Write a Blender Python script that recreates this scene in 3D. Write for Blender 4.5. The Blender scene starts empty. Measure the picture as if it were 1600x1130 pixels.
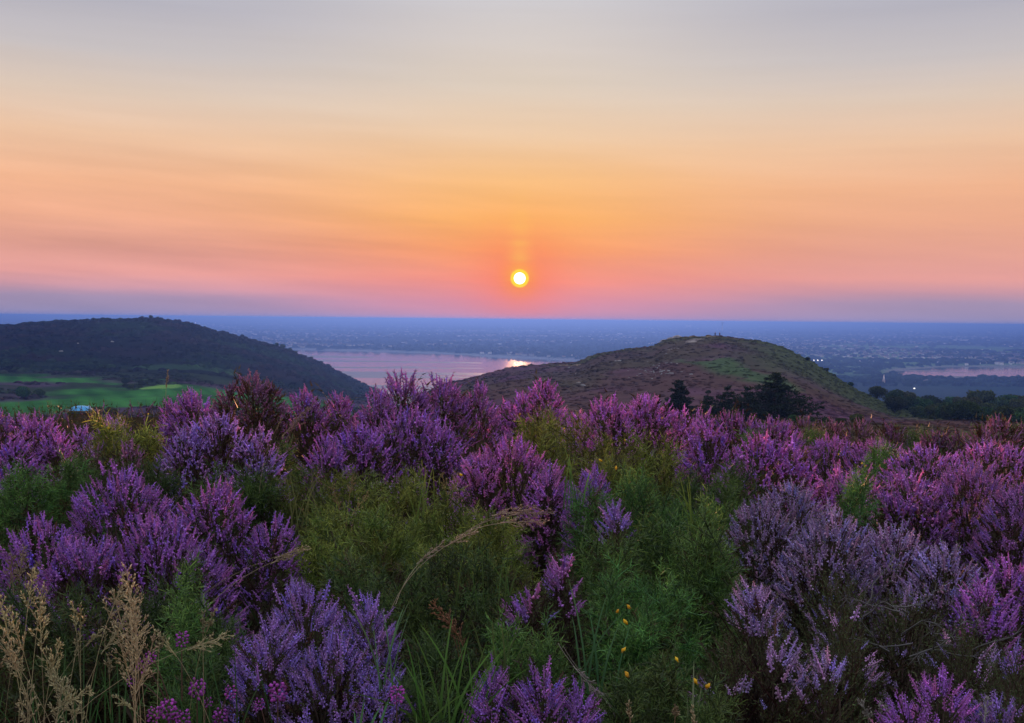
import bpy, math, random
import numpy as np
from mathutils import Vector, Matrix

rng = np.random.default_rng(7)
random.seed(7)
scene = bpy.context.scene
COL = scene.collection

# ------------------------------------------------------------------ camera
F = 1716.0                    # focal length in pixels of the 1600 px wide photograph
CX, CY = 800.0, 565.0
EYE_Y = 499.5                 # pixel row of the eye-level line at the centre
ROLL = math.radians(0.57)
EYE = np.array([0.0, 0.0, 1.55])
PITCH = math.atan((CY - EYE_Y) / F)
cam_d = bpy.data.cameras.new('camera')
cam_d.sensor_fit = 'HORIZONTAL'
cam_d.sensor_width = 36.0
cam_d.lens = 36.0 * F / 1600.0
cam_d.clip_start = 0.05
cam_d.clip_end = 200000.0
cam = bpy.data.objects.new('camera', cam_d)
COL.objects.link(cam)
cam.location = EYE
ROT = Matrix.Rotation(math.pi / 2 - PITCH, 3, 'X') @ Matrix.Rotation(ROLL, 3, 'Z')
cam.rotation_euler = ROT.to_euler()
scene.camera = cam
RM = np.array(ROT)

def ray(px, py):
    v = RM @ np.array([(px - CX) / F, -(py - CY) / F, -1.0])
    return v / np.linalg.norm(v)

def P(px, py, d):
    v = ray(px, py)
    return EYE + v * (d / v[1])

def to_px(p):
    q = RM.T @ (np.asarray(p) - EYE)
    return CX + F * q[0] / -q[2], CY - F * q[1] / -q[2]

SUN = ray(812, 435)
sun_el = math.asin(SUN[2])
sun_az = math.atan2(SUN[0], SUN[1])

# ------------------------------------------------------------------ sky
def lin(c):
    return tuple(((x / 255) / 12.92 if x / 255 <= 0.04045 else ((x / 255 + 0.055) / 1.055) ** 2.4) for x in c)

world = bpy.data.worlds.new('World')
scene.world = world
world.use_nodes = True
NT = world.node_tree
NT.nodes.clear()

class NG:
    """small helper to write node maths"""
    def __init__(s, nt): s.nt = nt
    def n(s, t, **kw):
        x = s.nt.nodes.new(t)
        for k, v in kw.items(): setattr(x, k, v)
        return x
    def put(s, sock, v):
        if isinstance(v, (int, float)): sock.default_value = v
        elif isinstance(v, tuple): sock.default_value = v
        else: s.nt.links.new(v, sock)
    def m(s, op, a, b=0.0, c=None, clamp=False):
        x = s.n('ShaderNodeMath', operation=op, use_clamp=clamp)
        s.put(x.inputs[0], a); s.put(x.inputs[1], b)
        if c is not None: s.put(x.inputs[2], c)
        return x.outputs[0]
    def mix(s, f, a, b, blend='MIX'):
        x = s.n('ShaderNodeMix', data_type='RGBA', blend_type=blend)
        s.put(x.inputs[0], f)
        for i, v in ((6, a), (7, b)):
            if isinstance(v, tuple) and len(v) == 3: v = v + (1.0,)
            s.put(x.inputs[i], v)
        return x.outputs[2]
    def ramp(s, f, stops, interp='LINEAR'):
        x = s.n('ShaderNodeValToRGB')
        r = x.color_ramp; r.interpolation = interp
        while len(r.elements) > 1: r.elements.remove(r.elements[-1])
        r.elements[0].position = stops[0][0]; r.elements[0].color = tuple(stops[0][1]) + (1,)
        for p, c in stops[1:]:
            e = r.elements.new(p); e.color = tuple(c) + (1,)
        s.put(x.inputs[0], f)
        return x.outputs[0]

g = NG(NT)
tc = g.n('ShaderNodeTexCoord')
sep = g.n('ShaderNodeSeparateXYZ')
nrm = g.n('ShaderNodeVectorMath', operation='NORMALIZE')
NT.links.new(tc.outputs['Generated'], nrm.inputs[0])
NT.links.new(nrm.outputs[0], sep.inputs[0])
elev = g.m('MULTIPLY', g.m('ARCSINE', sep.outputs[2]), 180 / math.pi)
azim = g.m('MULTIPLY', g.m('SUBTRACT', g.m('ARCTAN2', sep.outputs[0], sep.outputs[1]), sun_az), 180 / math.pi)
dot = g.n('ShaderNodeVectorMath', operation='DOT_PRODUCT')
NT.links.new(nrm.outputs[0], dot.inputs[0]); dot.inputs[1].default_value = tuple(SUN)
gang = g.m('MULTIPLY', g.m('ARCCOSINE', g.m('MINIMUM', dot.outputs['Value'], 1.0)), 180 / math.pi)
# thin high haze streaks bend the elevation bands a little
comb = g.n('ShaderNodeCombineXYZ')
NT.links.new(g.m('MULTIPLY', azim, 0.035), comb.inputs[0])
NT.links.new(g.m('ADD', g.m('MULTIPLY', elev, 0.42), g.m('MULTIPLY', azim, 0.025)), comb.inputs[1])
ns = g.n('ShaderNodeTexNoise'); ns.inputs['Scale'].default_value = 1.6; ns.inputs['Detail'].default_value = 5
NT.links.new(comb.outputs[0], ns.inputs['Vector'])
streak = g.m('SUBTRACT', ns.outputs[0], 0.5)
comb2 = g.n('ShaderNodeCombineXYZ')
NT.links.new(g.m('MULTIPLY', azim, 0.05), comb2.inputs[0])
NT.links.new(g.m('MULTIPLY', elev, 1.5), comb2.inputs[1])
ns2 = g.n('ShaderNodeTexNoise'); ns2.inputs['Scale'].default_value = 1.3; ns2.inputs['Detail'].default_value = 4
NT.links.new(comb2.outputs[0], ns2.inputs['Vector'])
fine = g.m('SUBTRACT', ns2.outputs[0], 0.5)
elev2 = g.m('ADD', elev, g.m('MULTIPLY', streak, 0.75))
t_el = g.m('DIVIDE', g.m('ADD', elev2, 3.0), 40.0, clamp=True)
def st(e): return (e + 3.0) / 40.0
side = g.ramp(t_el, [(st(e), lin(c)) for e, c in [
    (-3, (120, 120, 160)), (0, (156, 146, 182)), (0.9, (168, 148, 178)), (1.5, (204, 153, 165)), (2.2, (228, 160, 154)),
    (3.6, (228, 163, 145)), (5.0, (236, 172, 141)), (6.6, (241, 181, 144)), (8.8, (238, 197, 165)), (10.8, (222, 201, 184)),
    (12.8, (200, 193, 194)), (15, (181, 179, 190)), (24, (204, 211, 232)), (37, (233, 241, 262))]])
mid = g.ramp(t_el, [(st(e), lin(c)) for e, c in [
    (-3, (150, 120, 150)), (0, (206, 148, 176)), (0.9, (226, 146, 162)), (2.0, (248, 148, 132)), (3.6, (252, 160, 104)),
    (5.2, (254, 180, 104)), (7.2, (250, 192, 130)), (9.6, (238, 204, 170)), (12, (222, 206, 190)), (16, (207, 203, 206)),
    (24, (212, 215, 232)), (37, (233, 241, 262))]])
fmid = g.m('POWER', 2.718, g.m('MULTIPLY', g.m('POWER', g.m('DIVIDE', g.m('ABSOLUTE', azim), 11.0), 2.0), -1.0))
col = g.mix(fmid, side, mid)
# streak shading of the thin haze layers, strongest low down
lowf = g.m('POWER', 2.718, g.m('MULTIPLY', g.m('POWER', g.m('DIVIDE', g.m('SUBTRACT', elev, 3.0), 5.0), 2.0), -1.0))
shade = g.m('ADD', 1.0, g.m('ADD', g.m('MULTIPLY', g.m('MULTIPLY', streak, lowf), g.m('ADD', 0.16, g.m('MULTIPLY', g.m('DIVIDE', g.m('SUBTRACT', 2.0, azim), 16.0, clamp=True), 0.40))), g.m('ADD', g.m('MULTIPLY', streak, 0.09), g.m('MULTIPLY', fine, 0.06))))
vs = g.n('ShaderNodeVectorMath', operation='SCALE')
NT.links.new(col, vs.inputs[0]); NT.links.new(shade, vs.inputs['Scale'])
col = vs.outputs[0]
def gauss(x, s): return g.m('POWER', 2.718, g.m('MULTIPLY', g.m('POWER', g.m('DIVIDE', x, s), 2.0), -1.0))
col = g.mix(g.m('MULTIPLY', gauss(gang, 2.3), 0.55), col, lin((255, 122, 84)))
col = g.mix(g.m('MULTIPLY', gauss(gang, 0.85), 0.75), col, lin((255, 150, 40)))
# faint pillar above the sun
up = g.m('MULTIPLY', gauss(azim, 0.55), g.m('MULTIPLY', gauss(g.m('SUBTRACT', elev, 3.0), 2.4), g.m('GREATER_THAN', elev, 2.0)))
col = g.mix(g.m('MULTIPLY', up, g.m('ADD', 0.3, g.m('MULTIPLY', fine, 0.9))), col, lin((255, 205, 90)))
disc = g.m('SMOOTH_MIN', 1.0, g.m('MAXIMUM', g.m('DIVIDE', g.m('SUBTRACT', 0.50, gang), 0.05), 0.0), 0.0, clamp=True)
core = g.m('MULTIPLY', g.m('DIVIDE', g.m('SUBTRACT', 0.31, gang), 0.09, clamp=True), 1.0)
col = g.mix(disc, col, (1.05, 0.70, 0.05))
col = g.mix(core, col, (9.0, 8.5, 6.9))
bg = g.n('ShaderNodeBackground'); bg.inputs['Strength'].default_value = 1.0
NT.links.new(col, bg.inputs['Color'])
wo = g.n('ShaderNodeOutputWorld')
NT.links.new(bg.outputs[0], wo.inputs['Surface'])

# ------------------------------------------------------------------ sun, exposure
sl = bpy.data.lights.new('sun', 'SUN')
sl.energy = 5.0
sl.angle = math.radians(0.6)
sl.color = (1.0, 0.43, 0.20)
so = bpy.data.objects.new('sun', sl)
COL.objects.link(so)
so.location = (0, 50, 40)
so.rotation_euler = Vector(SUN).to_track_quat('Z', 'Y').to_euler()
scene.view_settings.view_transform = 'Standard'
scene.view_settings.look = 'None'
scene.view_settings.exposure = 0.0
scene.view_settings.gamma = 1.0
scene.view_settings.use_curve_mapping = False
scene.render.engine = 'CYCLES'
cy = scene.cycles
cy.max_bounces = 6; cy.diffuse_bounces = 4; cy.glossy_bounces = 3; cy.transmission_bounces = 4
cy.volume_bounces = 0; cy.transparent_max_bounces = 8
cy.use_denoising = True
cy.sample_clamp_indirect = 5.0; cy.sample_clamp_direct = 3.4
cy.caustics_reflective = False; cy.caustics_refractive = False

# ------------------------------------------------------------------ helpers
def tag(o, label=None, cat=None, group=None, kind=None):
    if label: o['label'] = label
    if cat: o['category'] = cat
    if group: o['group'] = group
    if kind: o['kind'] = kind
    return o

def empty(name, loc=(0, 0, 0)):
    o = bpy.data.objects.new(name, None)
    o.empty_display_size = 0.05
    o.location = tuple(float(x) for x in loc)
    COL.objects.link(o)
    return o

def mesh(name, v, t, c=None, mat=None, smooth=False):
    v = np.asarray(v, dtype=np.float32).reshape(-1, 3); t = np.asarray(t, dtype=np.int32)
    k = t.shape[1]
    me = bpy.data.meshes.new(name)
    me.vertices.add(len(v)); me.vertices.foreach_set('co', v.ravel())
    me.loops.add(t.size); me.loops.foreach_set('vertex_index', t.ravel())
    me.polygons.add(len(t))
    me.polygons.foreach_set('loop_start', np.arange(0, t.size, k, dtype=np.int32))
    me.update(calc_edges=True)
    if smooth: me.polygons.foreach_set('use_smooth', np.ones(len(t), dtype=bool))
    if c is not None:
        a = me.color_attributes.new('col', 'FLOAT_COLOR', 'POINT')
        c4 = np.ones((len(v), 4), dtype=np.float32); c4[:, :3] = np.asarray(c, dtype=np.float32)
        a.data.foreach_set('color', c4.ravel())
    if mat: me.materials.append(mat)
    me.validate()
    return me

def link(name, me, parent=None, loc=None):
    o = bpy.data.objects.new(name, me)
    COL.objects.link(o)
    if parent is not None: o.parent = parent
    if loc is not None: o.location = tuple(float(x) for x in loc)
    return o

class Geo:
    def __init__(s): s.v = []; s.t = []; s.c = []; s.n = 0
    def add(s, v, t, c):
        v = np.asarray(v, float).reshape(-1, 3); t = np.asarray(t, int).reshape(-1, 3)
        c = np.asarray(c, float)
        if c.ndim == 1: c = np.tile(c, (len(v), 1))
        s.v.append(v); s.t.append(t + s.n); s.c.append(c); s.n += len(v)
        return s
    def get(s):
        return np.concatenate(s.v), np.concatenate(s.t), np.concatenate(s.c)
    def build(s, name, mat, smooth=False):
        v, t, c = s.get()
        return mesh(name, v, t, c, mat, smooth)

def tube(pts, rad, sides=3, close=False):
    pts = np.asarray(pts, float); n = len(pts)
    rad = np.broadcast_to(np.asarray(rad, float), (n,))
    d = np.gradient(pts, axis=0); d /= np.linalg.norm(d, axis=1, keepdims=True) + 1e-9
    ref = np.where(np.abs(d[:, 2:3]) > 0.9, np.array([[1.0, 0, 0]]), np.array([[0, 0, 1.0]]))
    a = np.cross(d, ref); a /= np.linalg.norm(a, axis=1, keepdims=True) + 1e-9
    b = np.cross(d, a)
    th = np.arange(sides) * 2 * math.pi / sides
    v = pts[:, None] + rad[:, None, None] * (np.cos(th)[None, :, None] * a[:, None] + np.sin(th)[None, :, None] * b[:, None])
    t = []
    for i in range(n - 1):
        for k in range(sides):
            p, q = i * sides + k, i * sides + (k + 1) % sides
            t += [(p, q, p + sides), (q, q + sides, p + sides)]
    v = v.reshape(-1, 3)
    if close:
        v = np.concatenate([v, pts[-1:]]); m = len(v) - 1
        for k in range(sides): t.append(((n - 1) * sides + k, (n - 1) * sides + (k + 1) % sides, m))
    return v, np.array(t)

def bud(r, l, sides=4):
    """a small bell, tip at the origin end, along +Z"""
    th = np.arange(sides) * 2 * math.pi / sides
    ring = np.stack([r * np.cos(th), r * np.sin(th), np.full(sides, l * 0.55)], 1)
    v = np.concatenate([[[0, 0, 0]], ring, [[0, 0, l]]])
    t = []
    for k in range(sides):
        a, b = 1 + k, 1 + (k + 1) % sides
        t += [(0, b, a), (a, b, sides + 1)]
    return v, np.array(t)

def tetra(r, l):
    v = np.array([(r, 0, l * .25), (-r * .5, r * .87, l * .25), (-r * .5, -r * .87, l * .25), (0, 0, l)])
    return v, np.array([(0, 2, 1), (0, 1, 3), (1, 2, 3), (2, 0, 3)])

def frames(d, roll):
    d = d / (np.linalg.norm(d, axis=1, keepdims=True) + 1e-9)
    ref = np.where(np.abs(d[:, 2:3]) > 0.95, np.array([[1.0, 0, 0]]), np.array([[0, 0, 1.0]]))
    a = np.cross(ref, d); a /= np.linalg.norm(a, axis=1, keepdims=True) + 1e-9
    b = np.cross(d, a)
    c, s = np.cos(roll)[:, None], np.sin(roll)[:, None]
    x = a * c + b * s; y = -a * s + b * c
    return np.stack([x, y, d], axis=2)     # columns

def scatter(geo, proto, M, o, tint):
    """copies of proto = (v,t,c), M (K,3,3), o (K,3), tint (K,3)"""
    v, t, c = proto
    K, n = len(o), len(v)
    if K == 0: return
    V = np.einsum('kij,nj->kni', M, v) + o[:, None]
    T = t[None] + (np.arange(K) * n)[:, None, None]
    C = c[None] * tint[:, None]
    geo.add(V.reshape(-1, 3), T.reshape(-1, 3), C.reshape(-1, 3))

def unit(v): return v / (np.linalg.norm(v, axis=-1, keepdims=True) + 1e-9)

def _hash(ix, iy, seed):
    h = (ix.astype(np.int64) * 374761393 + iy.astype(np.int64) * 668265263 + seed * 974634777) & 0x7fffffff
    h = ((h ^ (h >> 13)) * 1274126177) & 0x7fffffff
    return ((h ^ (h >> 16)) & 0xffff) / 65535.0

def noise(x, y, seed=0, octaves=4, gain=0.5):
    x = np.asarray(x, float); y = np.asarray(y, float)
    out = 0; amp = 1; tot = 0
    for k in range(octaves):
        ix, iy = np.floor(x), np.floor(y)
        fx, fy = x - ix, y - iy
        fx = fx * fx * (3 - 2 * fx); fy = fy * fy * (3 - 2 * fy)
        a = _hash(ix, iy, seed + k); b = _hash(ix + 1, iy, seed + k)
        c = _hash(ix, iy + 1, seed + k); d = _hash(ix + 1, iy + 1, seed + k)
        out = out + amp * (a + (b - a) * fx + (c - a) * fy + (a - b - c + d) * fx * fy)
        tot += amp; amp *= gain; x = x * 2.03 + 17.1; y = y * 2.03 + 9.7
    return out / tot

def sstep(a, b, x):
    t = np.clip((x - a) / (b - a), 0, 1)
    return t * t * (3 - 2 * t)

# ------------------------------------------------------------------ materials
def mat_new(name):
    m = bpy.data.materials.new(name); m.use_nodes = True
    m.node_tree.nodes.clear()
    return m, NG(m.node_tree)

def leafy(name, trans=0.3, rough=0.6, spec=0.25, jitter=0.25):
    """plant tissue: colour from the mesh, slightly different on each plant, lets some light through"""
    m, k = mat_new(name)
    at = k.n('ShaderNodeAttribute', attribute_name='col')
    oi = k.n('ShaderNodeObjectInfo')
    hs = k.n('ShaderNodeHueSaturation')
    k.put(hs.inputs['Hue'], k.m('ADD', 0.5, k.m('MULTIPLY', k.m('SUBTRACT', oi.outputs['Random'], 0.5), 0.03)))
    k.put(hs.inputs['Value'], k.m('ADD', 1.0, k.m('MULTIPLY', k.m('SUBTRACT', oi.outputs['Random'], 0.5), jitter)))
    k.put(hs.inputs['Color'], at.outputs['Color'])
    p = k.n('ShaderNodeBsdfPrincipled')
    p.inputs['Roughness'].default_value = rough
    p.inputs['Specular IOR Level'].default_value = spec
    k.put(p.inputs['Base Color'], hs.outputs[0])
    tr = k.n('ShaderNodeBsdfTranslucent'); k.put(tr.inputs['Color'], hs.outputs[0])
    mx = k.n('ShaderNodeMixShader'); mx.inputs[0].default_value = trans
    k.put(mx.inputs[1], p.outputs[0]); k.put(mx.inputs[2], tr.outputs[0])
    out = k.n('ShaderNodeOutputMaterial'); k.put(out.inputs['Surface'], mx.outputs[0])
    return m

def plain(name, rough=0.9, nscale=None, namp=0.35, spec=0.2, bump=0.0):
    """opaque surface, colour from the mesh with fine procedural mottling"""
    m, k = mat_new(name)
    at = k.n('ShaderNodeAttribute', attribute_name='col')
    p = k.n('ShaderNodeBsdfPrincipled')
    p.inputs['Roughness'].default_value = rough
    p.inputs['Specular IOR Level'].default_value = spec
    c = at.outputs['Color']
    if nscale:
        tcn = k.n('ShaderNodeTexCoord')
        nz = k.n('ShaderNodeTexNoise'); nz.inputs['Scale'].default_value = nscale; nz.inputs['Detail'].default_value = 6
        k.put(nz.inputs['Vector'], tcn.outputs['Object'])
        v = k.n('ShaderNodeVectorMath', operation='SCALE')
        k.put(v.inputs[0], c)
        k.put(v.inputs['Scale'], k.m('ADD', 1 - namp, k.m('MULTIPLY', nz.outputs[0], 2 * namp)))
        c = v.outputs[0]
        if bump:
            b = k.n('ShaderNodeBump'); b.inputs['Strength'].default_value = bump; b.inputs['Distance'].default_value = 0.3 / nscale
            k.put(b.inputs['Height'], nz.outputs[0]); k.put(p.inputs['Normal'], b.outputs[0])
    k.put(p.inputs['Base Color'], c)
    out = k.n('ShaderNodeOutputMaterial'); k.put(out.inputs['Surface'], p.outputs[0])
    return m

M_FLOWER = leafy('heather_flower', 0.5, 0.7, 0.1, 0.2)
M_HLEAF = leafy('heather_leaf', 0.25, 0.6, 0.25)
M_GORSE = leafy('gorse_spine', 0.35, 0.5, 0.35)
M_PETAL = leafy('gorse_petal', 0.35, 0.5, 0.3)
M_GRASS = leafy('grass_blade', 0.35, 0.45, 0.4)
M_STRAW = leafy('dry_straw', 0.35, 0.55, 0.35)
M_TREE = leafy('tree_leaf', 0.2, 1.0, 0.0, 0.5)
M_BARK = plain('bark', 0.9, 40, 0.4)
M_SOIL = plain('peaty_soil', 1.0, 14, 0.5, 0.0, 0.6)
M_MOOR = plain('moor', 1.0, 0.35, 0.3, 0.0)
M_LAND = plain('lowland', 1.0, 0.01, 0.25, 0.0)
M_ROCK = plain('rock', 0.85, 3.0, 0.3, 0.3, 0.5)
M_PAINT = plain('painted_wall', 0.7, 0.8, 0.12)
M_CLOTH = plain('cloth', 0.9, 30, 0.15)

# ------------------------------------------------------------------ the lie of the land (polar height field round the camera)
def eye_y(x): return EYE_Y + (x - 800.0) * math.tan(ROLL)
def az_of(px): return np.arctan((np.asarray(px, float) - CX) / F)
def z_of(px, y, r): return EYE[2] - (y - eye_y(px)) / F * r

CREST_R = np.array([(560, 625), (640, 612), (700, 600), (740, 587), (800, 573), (860, 568), (905, 565), (917, 560), (932, 551), (960, 548), (1000, 544), (1028, 541), (1040, 532),
                    (1080, 528), (1130, 526), (1180, 531), (1220, 541), (1260, 560), (1300, 584), (1340, 606), (1400, 630),
                    (1460, 634), (1600, 632), (1800, 630), (2100, 630)], float)
CREST_L = np.array([(-600, 520), (-200, 513), (0, 508), (60, 504), (130, 500), (200, 499), (240, 497.5), (290, 504), (330, 515), (380, 527), (430, 540),
                    (455, 549), (500, 567), (540, 587), (570, 603), (640, 622)], float)
KN = np.array([12, 30, 60, 110, 160, 250, 300, 380, 470, 600, 800, 1000, 1200, 1500, 1900], float)
def column(px):
    cr = float(np.interp(px, CREST_R[:, 0], CREST_R[:, 1]))
    cl = float(np.interp(px, CREST_L[:, 0], CREST_L[:, 1]))
    ey = eye_y(px)
    zl = []
    # left: slope down to the golf links, then up to the headland
    kx = np.clip((px - 300) / 260.0, 0, 1)
    for r in KN:
        if r <= 12: z = 0.2
        elif r <= 30: z = -1.7
        elif r <= 60: z = -5.0
        elif r <= 110: z = -11.0
        elif r <= 160: z = -16.5
        elif r <= 250: z = -24.0
        elif r <= 300: z = -26.5
        elif r <= 380: z = -27.5 - 6 * kx
        elif r <= 470: z = -27.5 - 8 * kx
        elif r <= 600: z = -28.0 - 15 * kx
        elif r <= 800: z = 0.45 * (-28 - 20 * kx) + 0.55 * z_of(px, cl, 1000)
        elif r <= 1000: z = z_of(px, cl, 1000)
        elif r <= 1200: z = z_of(px, cl, 1000) - 28
        elif r <= 1500: z = min(z_of(px, cl, 1000) - 70, -95)
        else: z = -116
        zl.append(z)
    zr = []
    for r in KN:
        zc = z_of(px, cr, 380)
        foot = z_of(px, 655, 160)
        if r <= 12: z = 0.1
        elif r <= 30: z = -1.6
        elif r <= 60: z = -4.6
        elif r <= 110: z = z_of(px, 657, 110)
        elif r <= 160: z = foot
        elif r <= 250: z = foot * 0.52 + zc * 0.48
        elif r <= 300: z = foot * 0.22 + zc * 0.78
        elif r <= 380: z = zc
        elif r <= 470: z = zc - 14
        elif r <= 600: z = zc - 38
        elif r <= 800: z = zc - 72
        elif r <= 1000: z = min(zc - 95, -104)
        else: z = -116
        zr.append(z)
    w = float(sstep(580, 700, px))
    return np.array(zl) * (1 - w) + np.array(zr) * w

COLS = np.concatenate([np.arange(-1500, -200, 100), np.arange(-200, 2000, 20), np.arange(2000, 3200, 100)]).astype(float)
TAB = np.array([column(x) for x in COLS])
TAB_AZ = az_of(COLS)
LKN = np.log(KN)

def hill_z(az, r):
    """smooth height at azimuth az and horizontal range r (arrays), r >= 12"""
    az, r = np.broadcast_arrays(np.asarray(az, float), np.asarray(r, float))
    sh = az.shape; az = az.ravel(); r = np.clip(r.ravel(), KN[0], KN[-1])
    fi = np.interp(az, TAB_AZ, np.arange(len(COLS))); i = np.clip(fi.astype(int), 0, len(COLS) - 2); f = (fi - i)[:, None]
    rows = TAB[i] * (1 - f) + TAB[i + 1] * f
    k = np.clip(np.searchsorted(KN, r, side='right') - 1, 0, len(KN) - 2)
    # catmull-rom / monotone-ish hermite in log range
    x0, x1 = LKN[k], LKN[k + 1]
    h = x1 - x0; t = (np.log(r) - x0) / h
    ar = np.arange(len(r))
    y0, y1 = rows[ar, k], rows[ar, k + 1]
    km, kp = np.maximum(k - 1, 0), np.minimum(k + 2, len(KN) - 1)
    d = (y1 - y0) / h
    dm = np.where(k > 0, (y0 - rows[ar, km]) / np.maximum(x0 - LKN[km], 1e-6), d)
    dp = np.where(k + 2 < len(KN), (rows[ar, kp] - y1) / np.maximum(LKN[kp] - x1, 1e-6), d)
    m0 = np.where(d * dm > 0, 2 * d * dm / (d + dm + 1e-12), 0); m1 = np.where(d * dp > 0, 2 * d * dp / (d + dp + 1e-12), 0)
    t2, t3 = t * t, t * t * t
    z = (2 * t3 - 3 * t2 + 1) * y0 + (t3 - 2 * t2 + t) * h * m0 + (-2 * t3 + 3 * t2) * y1 + (t3 - t2) * h * m1
    return z.reshape(sh)

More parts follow.
